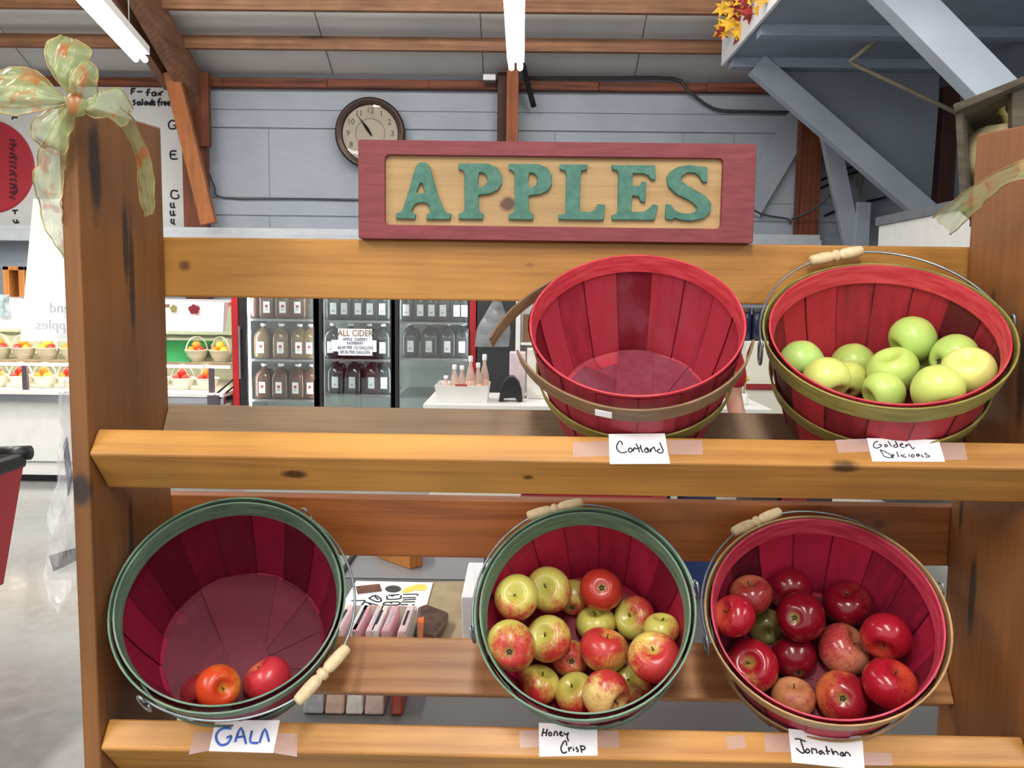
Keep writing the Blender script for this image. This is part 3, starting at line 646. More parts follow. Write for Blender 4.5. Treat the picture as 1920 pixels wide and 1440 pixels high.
# ================================================================ apples
def apple_mat(name, base, blush, amt, bdir, streak=.5, rough=.28, dots=.5, russet=None):
    t = NT(name); v = t.coord(); nv = t.vm('NORMALIZE', v)
    dt = t.vm('DOT_PRODUCT', nv, tuple(bdir), out=1)
    st = t.noise(t.map(nv, (5.5, 5.5, .9), (bdir[0] * 3, bdir[1] * 5, bdir[2])), 2.4, 4, .3); pa = t.noise(t.map(nv, (1, 1, 1), (bdir[2] * 9, bdir[0] * 7, 1)), 1.8, 3)
    x = t.math('ADD', t.math('MULTIPLY', dt, .46), t.math('MULTIPLY', t.math('SUBTRACT', st, .5), streak * 1.1)); x = t.math('ADD', x, t.math('MULTIPLY', t.math('SUBTRACT', pa, .5), .9))
    f = t.ramp(x, .42 - amt, .82 - amt) if False else t.ramp(x, .5 - amt - .28, .5 - amt + .28)
    c = t.mix(f, base, blush)
    dk = tuple(q * .55 for q in blush[:3]) + (1,); c = t.mix(t.math('MULTIPLY', t.ramp(st, .52, .72), t.math('MULTIPLY', f, .55)), c, dk)
    vo = t.n('ShaderNodeTexVoronoi'); t.l(nv, vo.inputs['Vector']); vo.inputs['Scale'].default_value = 13; vo.inputs['Randomness'].default_value = 1
    c = t.mix(t.ramp(vo.outputs['Distance'], .05, .11, dots * .6, 0), c, (min(1, base[0] * 1.2 + .1), min(1, base[1] * 1.15 + .1), base[2] + .05, 1))
    xyz = t.n('ShaderNodeSeparateXYZ'); t.l(nv, xyz.inputs[0]); z = xyz.outputs[2]
    yg = (base[0] * .8, base[1] * .85, base[2] * .6, 1) if not russet else russet
    c = t.mix(t.ramp(z, .90, .985, 0, .75), c, yg); c = t.mix(t.ramp(t.math('MULTIPLY', z, -1), .93, .99, 0, .7), c, (.25, .22, .06, 1))
    if russet: c = t.mix(t.ramp(t.noise(nv, 3.5, 5), .42, .62, 0, .75), c, russet)
    return t.done(c, rough, 0, .5)
def apple_mesh(ra, seed, tall=.9):
    random.seed(seed); n, m = 30, 22; vs = []; lob = random.uniform(0, 6); e = random.uniform(-.04, .04); ts = (random.uniform(-.05, .05), random.uniform(-.05, .05))
    for i in range(m + 1):
        th = PI * i / m; s = math.sin(th); cth = math.cos(th)
        r = ra * s ** .92 * (1 + .085 * cth - .02 * cth ** 2); z = ra * tall * cth
        z -= ra * .36 * math.exp(-(th / .33) ** 2); z += ra * .20 * math.exp(-((PI - th) / .30) ** 2)
        for k in range(n):
            p = 2 * PI * k / n; q = 1 + .028 * math.cos(5 * p + lob) * max(0, -cth) ** 1.5 + e * math.cos(2 * p) * s
            vs.append((r * q * math.cos(p) + ts[0] * z * .8, r * q * math.sin(p) + ts[1] * z * .8, z))
    mb = MB(); mb.add(vs, [(i * n + k, i * n + (k + 1) % n, (i + 1) * n + (k + 1) % n, (i + 1) * n + k)[::-1] for i in range(m) for k in range(n)])
    return mb
SLEN = .2
STEM = plain('apple_stem', S(92, 68, 40), .7, 0, .2, 60); CALYX = plain('apple_calyx', S(58, 48, 30), .8, 0, .3, 80)
def apple(pos, ra, feat, matargs, label, cat='apple', group=None, seed=0, tall=.88, stem=True):
    pos = EYE + (V(pos) - EYE) * SB; ra *= SB; kx, ky, kind = feat; tv = (EYE - pos).normalized(); right = V((0, 0, 1)).cross(tv).normalized(); upv = tv.cross(right)
    nz = math.sqrt(max(0, 1 - kx * kx - ky * ky)); nrm = right * kx - upv * ky + tv * nz
    if kind == 'b': nrm = right * kx - upv * ky - tv * nz; kind = 's'
    zax = (nrm if kind == 's' else -nrm).normalized(); q = zax.to_track_quat('Z', 'Y')
    M = Matrix.Translation(pos) @ q.to_matrix().to_4x4() @ Matrix.Rotation(seed * 1.3, 4, 'Z')
    bd = M.to_3x3().inverted() @ (right * matargs['dir'][0] - upv * matargs['dir'][1] + tv * matargs['dir'][2]); bd.normalize()
    mt = apple_mat('apple_skin', matargs['base'], matargs['blush'], matargs['amt'], bd, matargs.get('streak', .5), matargs.get('rough', .28), matargs.get('dots', .5), matargs.get('russet'))
    o = apple_mesh(ra, seed, tall).build('apple', mt, smooth=True); o.matrix_basis = M; tag(o, label, cat, group)
    z0 = ra * (tall - .36)
    random.seed(seed + 50)
    if stem:
        mb = MB(); bx, by = random.uniform(-.12, .12) * ra, random.uniform(-.12, .12) * ra
        mb.tube([(0, 0, z0 - .002), (bx * .3, by * .3, z0 + .14 * ra), (bx, by, z0 + SLEN * ra)], [.0016, .0013, .002], 6); mb.build('stem', STEM, o, smooth=True, local=True)
    mb = MB(); zc = -ra * (tall - .20)
    for k in range(5):
        a = 2 * PI * k / 5; c_, s_ = math.cos(a), math.sin(a)
        mb.add([(c_ * .0025 - s_ * .0028, s_ * .0025 + c_ * .0028, zc), (c_ * .0025 + s_ * .0028, s_ * .0025 - c_ * .0028, zc), (c_ * .006, s_ * .006, zc - .005), (c_ * .001, s_ * .001, zc - .001)], [(0, 1, 2), (0, 2, 3), (1, 3, 2)])
    mb.build('calyx', CALYX, o, local=True)
    return o
# ---- honeycrisp basket
SB = BS['H']
YG, RD = S(188, 180, 88), S(182, 52, 52)
HP_ = [(-.0059, 1.591, .9216, .0437), (.0586, 1.6621, .9135, .0462), (.1124, 1.7127, .8795, .0383), (.1619, 1.6534, .9193, .0419), (.1548, 1.6661, .8422, .04), (.2329, 1.6649, .8575, .0429), (.2708, 1.5705, .8713, .0346), (-.0145, 1.4904, .8681, .0453), (.0572, 1.5947, .8394, .0446), (.2463, 1.4988, .8476, .0474), (.1639, 1.5849, .8227, .0472), (.1023, 1.6283, .7852, .0367), (.0402, 1.5900, .7485, .0405), (.1108, 1.5695, .7414, .0409), (.1599, 1.5092, .7723, .0461), (.2188, 1.578, .7555, .0389)]
HF = [  # feature (dx, dy, kind), blush amount, blush direction, base, label
    ((-.12, -.25, 's'), .02, (-.1, .9, -.1), None, 'yellow-green apple with a pink lower edge, stem facing out, top left of the middle basket'),
    ((-.25, -.15, 's'), -.02, (.6, .8, -.3), None, 'yellow-green apple behind the top left one in the middle basket, dark stem hollow'),
    ((.1, -.7, 'b'), .0, (.5, .7, .1), None, 'green-pink apple half hidden behind, top centre of the middle basket'),
    ((.05, -.12, 'c'), .62, (0, 0, 1), None, 'orange-red apple with a dark calyx facing out, top of the middle basket'),
    ((-.1, -.8, 's'), -.18, (.8, .3, -.2), None, 'flattish plain green apple in the centre of the middle basket'),
    ((-.42, -.1, 's'), .05, (.7, -.7, .2), None, 'green apple with a red right shoulder at the back right of the middle basket'),
    ((.0, -.9, 's'), -.08, (.8, .5, -.1), None, 'small yellow-green apple by the right wall of the middle basket'),
    ((-.08, .3, 'c'), .20, (.1, .2, .6), None, 'pinkish green apple with calyx facing out, far left of the middle basket'),
    ((-.3, -.2, 's'), .02, (.6, .6, .2), None, 'yellow-green apple right of the far left one in the middle basket'),
    ((-.05, -.5, 's'), .42, (.3, .2, .3), S(206, 186, 96), 'glossy red apple with a yellow streak, right side of the middle basket'),
    ((.2, -.9, 's'), .32, (-.2, -.3, .5), S(212, 176, 84), 'red and orange streaked apple in the centre of the middle basket'),
    ((.1, .15, 'c'), .25, (0, 0, .8), None, 'dull pinkish apple deep in the middle basket, calyx showing'),
    ((.3, -.8, 's'), .05, (-.6, .7, .3), None, 'green apple with red lower left, bottom left of the middle basket'),
    ((-.35, -.55, 's'), .03, (.2, .9, .0), None, 'yellow-green apple with red base at the bottom of the middle basket'),
    ((.75, .45, 's'), .08, (.25, -.8, .1), S(222, 206, 128), 'large pale yellow apple with a red top at the front of the middle basket'),
    ((-.3, -.5, 's'), .02, (.6, .7, .1), None, 'bright green apple right of the pale yellow front one in the middle basket')]
for i, ((x, y, z, r), (ft, am, dr, bs, lb)) in enumerate(zip(HP_, HF)):
    apple((x, y, z), r, ft, dict(base=bs or YG, blush=RD if i != 3 else S(172, 50, 40), amt=am + (.33 if am < .1 else .12), dir=dr, streak=.42), lb, group='apples in the middle lower basket', seed=i + 1, stem=ft[2] != 'c')
# ---- gala basket
SB = BS['A']
for i, (p, ft, mt, lb) in enumerate((((-.5303, 1.4331, .8075, .0391), (.38, .1, 's'), dict(base=S(214, 150, 60), blush=S(204, 70, 34), amt=.55, dir=(-.3, .1, .6), streak=.35), 'orange-red apple with its stem hollow facing out in the lower left basket'),
        ((-.461, 1.4984, .7913, .0441), (-.55, -.8, 's'), dict(base=S(212, 120, 80), blush=S(200, 56, 66), amt=.62, dir=(.2, -.1, .6), streak=.4), 'pinkish red apple on the right in the lower left basket'),
        ((-.5774, 1.4761, .7766, .0345), (.0, .8, 's'), dict(base=S(190, 110, 90), blush=S(150, 44, 52), amt=.5, dir=(0, 0, 1)), 'small dull apple half hidden behind the orange-red one, lower left basket'))):
    apple(p[:3], p[3], ft, mt, lb, group='apples in the lower left basket', seed=30 + i)
# ---- jonathan basket
SB = BS['J']
JP = [(.4513, 1.6206, .9253, .0414), (.5444, 1.6758, .9196, .0437), (.4021, 1.5489, .9089, .0408), (.5391, 1.5929, .8932, .0467), (.6504, 1.6507, .8988, .0461), (.6856, 1.548, .8774, .0458), (.6271, 1.5987, .8266, .0507), (.4491, 1.5847, .7971, .0505), (.5376, 1.611, .8033, .0442), (.4992, 1.6746, .842, .0374), (.5198, 1.5522, .7493, .0412), (.6038, 1.5318, .7637, .0479), (.6668, 1.4815, .814, .0472), (.7027, 1.5864, .8104, .0345)]
DR, BR = S(112, 12, 28), S(156, 24, 40)
JF = [((-.2, -.8, 's'), dict(base=S(170, 96, 70), blush=S(140, 44, 44), amt=.35, dots=.8), 'dull brownish red apple, top left of the dark red ones, lower right basket'),
      ((.2, .7, 's'), dict(base=S(150, 50, 50), blush=DR, amt=.7), 'dark red apple at the top of the lower right basket, second from left'),
      ((-.7, -.3, 's'), dict(base=S(190, 80, 60), blush=BR, amt=.6), 'bright red shiny apple at the left edge of the lower right basket'),
      ((-.28, .08, 'c'), dict(base=S(120, 40, 40), blush=S(112, 12, 26), amt=.75), 'very dark red apple with small calyx facing out, lower right basket'),
      ((-.1, -.75, 's'), dict(base=S(140, 50, 50), blush=DR, amt=.7), 'dark red apple with an upright stem, back right of the lower right basket'),
      ((-.1, .75, 's'), dict(base=S(190, 70, 50), blush=BR, amt=.6), 'bright red apple at the right wall of the lower right basket'),
      ((.7, -.55, 's'), dict(base=S(186, 120, 90), blush=S(160, 52, 56), amt=.3, streak=.9, dots=.8), 'large dusty pink-red streaked apple in the centre, lower right basket'),
      ((-.15, -.18, 's'), dict(base=S(176, 150, 90), blush=BR, amt=.66), 'red apple with tan stem hollow facing out, left of the lower right basket'),
      ((.3, .8, 'c'), dict(base=S(120, 30, 40), blush=S(110, 10, 28), amt=.75), 'dark purple-red apple in the middle of the lower right basket'),
      ((.2, .5, 's'), dict(base=S(112, 102, 60), blush=S(112, 60, 44), amt=-.1), 'dull green apple deep between the red ones, lower right basket'),
      ((.05, -.85, 's'), dict(base=S(190, 130, 84), blush=S(150, 70, 54), amt=.15, russet=S(176, 118, 76), rough=.5), 'brown russeted apple at the front of the lower right basket'),
      ((.04, .06, 'c'), dict(base=S(200, 110, 64), blush=S(150, 28, 42), amt=.55), 'red apple with green calyx facing out at the front of the lower right basket'),
      ((.35, -.75, 's'), dict(base=S(196, 70, 50), blush=S(160, 24, 40), amt=.62), 'bright red glossy apple at the lower right wall of the lower right basket'),
      ((.2, .7, 's'), dict(base=S(120, 40, 40), blush=S(112, 14, 28), amt=.7), 'dark apple mostly hidden between the two bright right hand ones, lower right basket')]
random.seed(5)
for i, ((x, y, z, r), (ft, mt, lb)) in enumerate(zip(JP, JF)):
    mt['dir'] = (random.uniform(-.7, .7), random.uniform(-.6, .4), random.uniform(-.1, .7)); mt.setdefault('streak', .5); mt.setdefault('rough', .2)
    apple((x, y, z), r, ft, mt, lb, group='apples in the lower right basket', seed=60 + i, stem=ft[2] != 'c')
SLEN = .05
# ---- golden delicious basket
SB = BS['G']
GP = [(.5247, 1.6136, 1.3842, .0424), (.6533, 1.6972, 1.3748, .0432), (.5494, 1.5499, 1.3576, .0427), (.621, 1.6325, 1.348, .0368), (.6844, 1.5825, 1.3707, .0458), (.7355, 1.6212, 1.4286, .0447), (.7754, 1.5451, 1.399, .0427), (.7650, 1.4719, 1.3793, .0440), (.6955, 1.4334, 1.3541, .0433), (.6441, 1.5197, 1.3371, .0391), (.7623, 1.6485, 1.3701, .0315)]
GF = [((.1, .9, 's'), S(176, 214, 118), 'fresh green apple at the left wall of the upper right basket'), ((.1, .85, 's'), S(176, 202, 104), 'green apple at the back left of the upper right basket'),
      ((.5, .75, 's'), S(212, 226, 124), 'yellow-green apple at the front left of the upper right basket'), ((.1, .75, 'c'), S(204, 212, 112), 'green apple with its dark calyx down, behind the front left one'),
      ((-.25, -.8, 's'), S(192, 218, 112), 'green apple with a dimpled top in the middle of the upper right basket'), ((-.75, .55, 's'), S(184, 216, 114), 'topmost round green apple of the upper right basket'),
      ((-.7, .2, 'c'), S(182, 212, 110), 'green apple with a dark calyx at its left, right of the topmost'), ((-.05, -.7, 's'), S(222, 228, 132), 'large yellowish apple with a broad hollow at the right of the basket'),
      ((.3, .85, 's'), S(204, 226, 118), 'large green apple at the front rim of the upper right basket'), ((-.8, .4, 's'), S(192, 220, 116), 'green apple lying low at the front centre of the upper right basket'), ((.3, .6, 's'), S(176, 204, 104), 'green apple showing a sliver between its neighbours, upper right basket')]
for i, ((x, y, z, r), (ft, bs, lb)) in enumerate(zip(GP, GF)):
    apple((x, y, z), r, ft, dict(base=bs, blush=S(216, 220, 124), amt=-.05, dir=(.3, -.6, .3), streak=.1, rough=.34, dots=.25), lb, group='green apples in the upper right basket', seed=90 + i, tall=.92, stem=False)

# ================================================================ handwritten cards on the rails
RN = V((0, -.037, .034)).normalized()           # normal of the rails' upper face
def card(label, corners, strokes, off, sc, zb, ink, r, tapes):
    p0 = V((0, YF, zb)) + RN * .0022; P = lambda u, w, k=0: onplane(off[0] + u / sc, off[1] + w / sc, p0 + RN * k, RN)
    t = thing('name_card', label, 'sign', P(*corners[3]), 'handwritten cards on the front rails')
    MB().prism([P(*c) for c in corners], -RN * .0006).build('card', PAPER, t)
    stroke_mesh('lettering', [[P(u, w, .0004) for u, w in s] for s in strokes], r, ink, t)
    for q in tapes: MB().prism([P(u, w, -.0009) for u, w in q], RN * .0003).build('tape', TAPE, t)
card('white card reading Cortland below the empty upper basket', [(185, 120), (1105, 110), (1190, 605), (205, 610)],
     [[(405, 300), (400, 255), (365, 240), (330, 280), (315, 340), (340, 395), (390, 425), (440, 425), (485, 405)], [(545, 345), (515, 365), (515, 410), (550, 415), (570, 385), (550, 350)], [(575, 375), (592, 402), (590, 360), (625, 340)],
      [(635, 280), (665, 350), (690, 420)], [(612, 368), (720, 340)], [(703, 300), (720, 370), (745, 425)], [(800, 345), (770, 390), (800, 425), (835, 400), (825, 355), (800, 348), (850, 412)], [(865, 360), (872, 420), (885, 370), (925, 335), (940, 370), (965, 410)], [(1030, 365), (985, 385), (1000, 422), (1045, 430), (1075, 390), (1020, 260), (1060, 350), (1078, 388)]],
     (1120, 800), 8.727, 1.235, INK, .0011, [[(-400, 255), (190, 235), (195, 480), (-395, 500)], [(1140, 225), (1720, 220), (1725, 455), (1185, 455)]])
card('white card reading Golden Delicious below the green apples', [(245, 205), (1540, 235), (1650, 630), (345, 625)],
     [[(440, 265), (390, 280), (360, 330), (375, 375), (440, 385), (500, 350), (505, 322), (450, 328)], [(590, 320), (560, 340), (580, 365), (615, 345), (595, 320)], [(625, 265), (660, 315), (690, 360)], [(760, 325), (725, 345), (745, 375), (800, 350), (755, 260), (780, 320), (805, 360)],
      [(840, 335), (890, 320), (870, 300), (840, 330), (860, 365), (920, 380)], [(940, 370), (950, 320), (960, 345), (1000, 310), (1030, 350), (1070, 400), (1100, 375)], [(480, 415), (520, 480), (560, 545)], [(480, 415), (570, 450), (670, 505), (690, 545), (640, 558), (560, 535)],
      [(700, 545), (730, 515), (705, 500), (695, 555), (725, 555)], [(780, 450), (800, 500), (822, 548)], [(860, 500), (872, 540)], [(855, 466), (858, 470)], [(925, 500), (890, 520), (905, 545), (955, 545)], [(1000, 500), (1012, 545)], [(1000, 466), (1003, 470)], [(1070, 500), (1040, 520), (1060, 550), (1100, 530), (1075, 500)],
      [(1135, 490), (1145, 530), (1170, 530), (1165, 485), (1200, 530)], [(1230, 500), (1240, 540), (1270, 540)], [(1310, 470), (1290, 495), (1360, 520), (1370, 540), (1300, 548)]],
     (1600, 800), 9.6, 1.235, INK, .0009, [[(-330, 240), (260, 215), (325, 450), (-270, 470)], [(1570, 290), (2000, 300), (2050, 600), (1640, 600)]])
card('white card reading GALA in blue marker below the lower left basket', [(420, 100), (1580, 100), (1465, 690), (305, 655)],
     [[(710, 250), (600, 245), (500, 280), (440, 360), (440, 450), (490, 530), (560, 550), (640, 520), (690, 450), (700, 385), (620, 420)], [(775, 495), (880, 240), (975, 530)], [(825, 410), (930, 390)], [(1080, 290), (1050, 490), (1190, 510)], [(1215, 510), (1310, 260), (1385, 490)]],
     (360, 1340), 9.6, .7305, BLUEINK, .0021, [[(50, 330), (380, 300), (330, 640), (-60, 720)], [(1540, 330), (1900, 340), (1890, 760), (1480, 690)]])
card('white card reading Honey Crisp below the lower middle basket', [(290, 145), (1340, 200), (1350, 735), (300, 755)],
     [[(375, 250), (345, 390)], [(440, 260), (420, 385)], [(360, 330), (430, 320)], [(490, 310), (465, 350), (490, 385), (520, 350), (495, 312)], [(560, 385), (575, 315), (610, 310), (630, 385)], [(665, 350), (700, 330), (690, 305), (665, 340), (690, 380), (730, 375)], [(740, 320), (765, 362), (820, 330)], [(825, 320), (800, 400), (825, 480)],
      [(790, 560), (785, 490), (755, 475), (715, 530), (690, 600), (705, 670), (750, 690), (795, 665)], [(840, 665), (825, 590), (845, 610), (880, 580)], [(905, 600), (925, 655)], [(913, 553), (916, 557)], [(985, 590), (960, 600), (1000, 640), (990, 665), (965, 660)], [(1040, 555), (1065, 685)], [(1040, 560), (1100, 570), (1125, 600), (1100, 630), (1060, 630)]],
     (980, 1340), 9.6, .7305, INK, .0013, [[(-60, 290), (300, 280), (305, 580), (-50, 600)], [(1340, 280), (1730, 290), (1740, 590), (1345, 590)]])
card('white card reading Jonathan below the lower right basket', [(305, 210), (1415, 325), (1450, 830), (360, 715)],
     [[(400, 365), (470, 365), (565, 405)], [(485, 370), (525, 500), (545, 565), (500, 572), (420, 500)], [(590, 510), (560, 550), (590, 575), (625, 550), (595, 510)], [(665, 590), (655, 510), (690, 520), (720, 520), (735, 580)], [(795, 540), (762, 565), (790, 592), (812, 560), (795, 535), (855, 598)], [(870, 470), (900, 600)], [(862, 545), (930, 550)],
      [(950, 510), (980, 605), (985, 560), (1030, 560), (1060, 610)], [(1112, 560), (1085, 590), (1110, 622), (1132, 590), (1115, 560), (1145, 625)], [(1155, 622), (1165, 570), (1200, 572), (1240, 625)]],
     (1440, 1340), 8, .7305, INK, .0013, [[(-60, 290), (310, 300), (330, 560), (-40, 560)], [(1430, 560), (1840, 580), (1870, 760), (1450, 760)], [(-640, 330), (-360, 300), (-330, 500), (-600, 520)]])

# ================================================================ ribbons, hung papers and bags at the ends of the rack
SHEER = sheer('sheer_green_gold_ribbon', S(170, 184, 128), .46, .3, S(176, 112, 62))
def resample(pts, n):
    pts = smooth_path(pts, 8); L = [0]
    for a, b in zip(pts, pts[1:]): L.append(L[-1] + (b - a).length)
    out = []; j = 0
    for i in range(n + 1):
        t = L[-1] * i / n
        while j < len(L) - 2 and L[j + 1] < t: j += 1
        out.append(pts[j].lerp(pts[j + 1], (t - L[j]) / max(1e-6, L[j + 1] - L[j])))
    return out
def ribbon(name, A, B, parent, bulge=.02, mat=None, n=34, m_=14, crinkle=.006, hem=True):
    """sheet of ribbon between two edge lines given as (px, py, depth)"""
    a = resample([atY(*p) for p in A], n); b = resample([atY(*p) for p in B], n); rows = []
    for i in range(n + 1):
        row = []
        for k in range(m_ + 1):
            q = k / m_; p = a[i].lerp(b[i], q); nz = mnoise.noise(p * 26) * crinkle * 2 + mnoise.noise(p * 70) * crinkle + .0035 * math.sin(q * 19 + 3 * mnoise.noise(p * 12))
            p = p + V((0, -1, 0)) * (bulge * math.sin(PI * q) * math.sin(PI * min(1, .15 + i / n)) + nz); row.append(p)
        rows.append(row)
    o = MB().grid(rows).build(name, mat or SHEER, parent, smooth=True)
    if hem:
        mb = MB(); mb.tube([r[0] for r in rows], .0011, 5); mb.tube([r[-1] for r in rows], .0011, 5); mb.build('wired_edge', HEM, o, smooth=True)
    return o
HEM = plain('copper_thread', S(172, 148, 96), .4, .3, .2, 60)
bow = thing('ribbon_bow', 'sheer green and gold bow tied on top of the left rack plank', 'bow', atY(145, 195, 1.33))
Y0 = 1.335
ribbon('loop', [(134, 182, Y0), (108, 150, Y0), (88, 112, Y0), (85, 82, Y0), (112, 64, Y0 + .01)], [(142, 182, Y0), (150, 155, Y0), (166, 128, Y0 + .01), (173, 96, Y0 + .01), (142, 74, Y0 + .02)], bow, .028)
ribbon('loop', [(134, 182, Y0 + .03), (112, 150, Y0 + .05), (94, 112, Y0 + .06), (90, 84, Y0 + .05), (112, 66, Y0 + .02)], [(142, 180, Y0 + .03), (148, 150, Y0 + .05), (160, 126, Y0 + .06), (168, 98, Y0 + .05), (142, 75, Y0 + .03)], bow, -.02)
ribbon('loop', [(142, 196, Y0 - .02), (132, 165, Y0 - .03), (134, 136, Y0 - .03), (148, 118, Y0 - .02), (166, 116, Y0)], [(160, 202, Y0 - .01), (178, 186, Y0 - .02), (187, 155, Y0 - .02), (184, 130, Y0 - .01), (170, 117, Y0)], bow, .03)
ribbon('loop', [(130, 186, Y0), (100, 162, Y0), (66, 132, Y0), (20, 128, Y0), (-30, 142, Y0)], [(132, 194, Y0 - .01), (100, 203, Y0 - .02), (60, 212, Y0 - .03), (20, 215, Y0 - .03), (-30, 206, Y0 - .02)], bow, .03)
ribbon('loop', [(130, 188, Y0 + .03), (100, 170, Y0 + .05), (66, 146, Y0 + .05), (20, 140, Y0 + .05), (-30, 150, Y0 + .03)], [(132, 192, Y0 + .03), (100, 194, Y0 + .05), (60, 198, Y0 + .05), (20, 200, Y0 + .05), (-30, 200, Y0 + .03)], bow, -.02)
ribbon('loop', [(150, 198, Y0), (188, 172, Y0), (216, 164, Y0 + .02), (238, 176, Y0 + .04), (252, 205, Y0 + .06)], [(156, 210, Y0 - .01), (180, 222, Y0 - .03), (206, 222, Y0 - .01), (226, 238, Y0 + .01), (244, 226, Y0 + .05)], bow, .025)
ribbon('tail', [(226, 200, Y0 + .03), (250, 225, Y0 + .1), (270, 262, Y0 + .14), (284, 310, Y0 + .16), (290, 360, Y0 + .17), (287, 400, Y0 + .17)], [(212, 225, Y0 + .02), (236, 250, Y0 + .08), (248, 285, Y0 + .12), (256, 325, Y0 + .14), (264, 370, Y0 + .16), (272, 406, Y0 + .17)], bow, .012)
ribbon('tail', [(128, 195, Y0), (95, 205, Y0), (66, 222, Y0 - .01), (58, 248, Y0 - .01), (84, 278, Y0)], [(140, 206, Y0), (136, 245, Y0 - .01), (122, 290, Y0 - .01), (104, 276, Y0), (88, 279, Y0)], bow, .02)
ribbon('tail', [(104, 225, Y0), (88, 262, Y0), (72, 305, Y0 + .01), (67, 355, Y0 + .02), (80, 410, Y0 + .03), (104, 456, Y0 + .03), (124, 486, Y0 + .03)], [(134, 232, Y0), (130, 280, Y0), (118, 320, Y0 + .01), (121, 370, Y0 + .02), (123, 420, Y0 + .03), (124, 460, Y0 + .03), (126, 487, Y0 + .03)], bow, .012)
MB().sphere(atY(144, 196, Y0 - .03), .016, .014, .018).build('knot', SHEER, bow, smooth=True)
bow2 = thing('ribbon_bow', 'sheer green ribbon tail across the top of the right rack plank', 'bow', atY(1900, 310, 1.38))
ribbon('tail', [(1990, 285, 1.33), (1920, 300, 1.34), (1870, 322, 1.42), (1820, 352, 1.5), (1778, 384, 1.56), (1752, 408, 1.6)], [(1990, 325, 1.33), (1920, 335, 1.33), (1878, 350, 1.4), (1838, 388, 1.48), (1806, 420, 1.54), (1783, 440, 1.58)], bow2, .01)
# paper sheet hung behind the bow
ps = thing('paper_sheet', 'white paper sheet hanging by the left rack plank, printing showing through', 'paper', atY(85, 640, 1.56))
rows = []
for j in range(13):
    t_ = j / 12; y = 372 + (640 - 372) * t_; xl = 60 - 24 * t_; rows.append([atY(xl + (221 - xl) * k / 8, y, 1.56) + V((0, .012 * math.sin(k * .9 + .3) * (1 - .3 * t_), 0)) for k in range(9)])
MB().grid(rows).build('sheet', PAPER, ps, smooth=True)
MB().tube([atY(214, 380, 1.56) + V((0, -.006, 0)), V((XL - .028, 1.55, atY(214, 380, 1.56).z))], .0015).build('tack', GREYMETAL, ps)
FAINT = plain('faint_grey_print', S(196, 198, 210), .8)
for s_, px, py, sz in (('end', 112, 578, .026), ('apples.', 98, 610, .026)):
    text('printing', s_, FAINT, ps, Matrix.Translation(atY(px, py, 1.535)) @ Matrix.Rotation(PI / 2, 4, 'X') @ Matrix.Scale(-1, 4, (1, 0, 0)), sz)
# clear plastic bags
BAG = sheer('clear_plastic', S(228, 232, 238), .3, .1)
pb = thing('plastic_bag', 'crumpled clear plastic bag hanging on the side of the left rack plank', 'plastic bag', atY(120, 1130, 1.5))
random.seed(21)
for sgn in (-1, 1):
    rows = []; out = [(122, 712, 140), (116, 740, 140), (122, 800, 142), (112, 860, 144), (100, 920, 146), (92, 980, 147), (88, 1040, 148), (86, 1100, 148), (92, 1140, 147)]
    for j in range(33):
        u = j / 32 * 8; i = min(7, int(u)); f = u - i; xl, yy, xr = (out[i][q] * (1 - f) + out[i + 1][q] * f for q in range(3)); row = []
        for k in range(11):
            q = k / 10; p = atY(xl + (xr - xl) * q + 4 * math.sin(j * .9 + k), yy + (8 * math.sin(k * 1.3) if j == 32 else 0), 1.5)
            p.y += sgn * .02 * math.sin(PI * q) + .016 * mnoise.noise(V((p.x * 30, sgn * 3, p.z * 22))) + .006 * mnoise.noise(V((p.x * 90, 5 * sgn, p.z * 80))); row.append(p)
        rows.append(row)
    MB().grid(rows).build('film', BAG, pb, smooth=False)
MB().tube([atY(130, 716, 1.5), atY(180, 712, 1.5), V((XL - .03, 1.5, atY(180, 712, 1.5).z))], .003).build('hook', GREYMETAL, pb)
o = MB().prism([atY(92, 1042, 1.5), atY(146, 1026, 1.5), atY(146, 1050, 1.5), atY(100, 1072, 1.5)], (0, .004, 0)).build('dark_card', DARKGREY, pb)
o = MB().prism([atY(118, 835, 1.5), atY(124, 820, 1.5), atY(134, 890, 1.5), atY(127, 930, 1.5)], (0, .004, 0)).build('dark_card', plain('navy_card', S(60, 74, 96), .5), pb)

# red shopping cart at the far left
sc = thing('shopping_cart', 'red shopping cart basket with a black rim at the left edge', 'shopping cart', (-2.1, 2.7, 0))
def frus(x0, x1, y0, y1, z0, a0, a1, b0, b1, z1): return [(x0, y0, z0), (x1, y0, z0), (x1, y1, z0), (x0, y1, z0), (a0, b0, z1), (a1, b0, z1), (a1, b1, z1), (a0, b1, z1)]
mb = MB(); mb.add(frus(-2.3, -1.80, 2.45, 2.86, .48, -2.4, -1.765, 2.4, 2.95, .88), [(3, 2, 1, 0), (0, 1, 5, 4), (1, 2, 6, 5), (2, 3, 7, 6), (3, 0, 4, 7)])
mb.build('basket', plain('red_plastic', S(180, 36, 52), .4, 0, .06), sc, solid=.006, bevel=.01)
mb = MB()
for a, b in (((-2.42, 2.38), (-1.78, 2.38)), ((-1.78, 2.38), (-1.78, 2.97)), ((-1.78, 2.97), (-2.42, 2.97)), ((-2.42, 2.97), (-2.42, 2.38))): mb.beam((a[0], a[1], .895), (b[0], b[1], .895), .045, .05)
mb.build('rim', BLACK, sc, bevel=.014)
MB().tube([(-1.86, 2.98, .915), (-1.755, 2.98, .92)], .026, 12).build('handle', BLACK, sc, smooth=True)
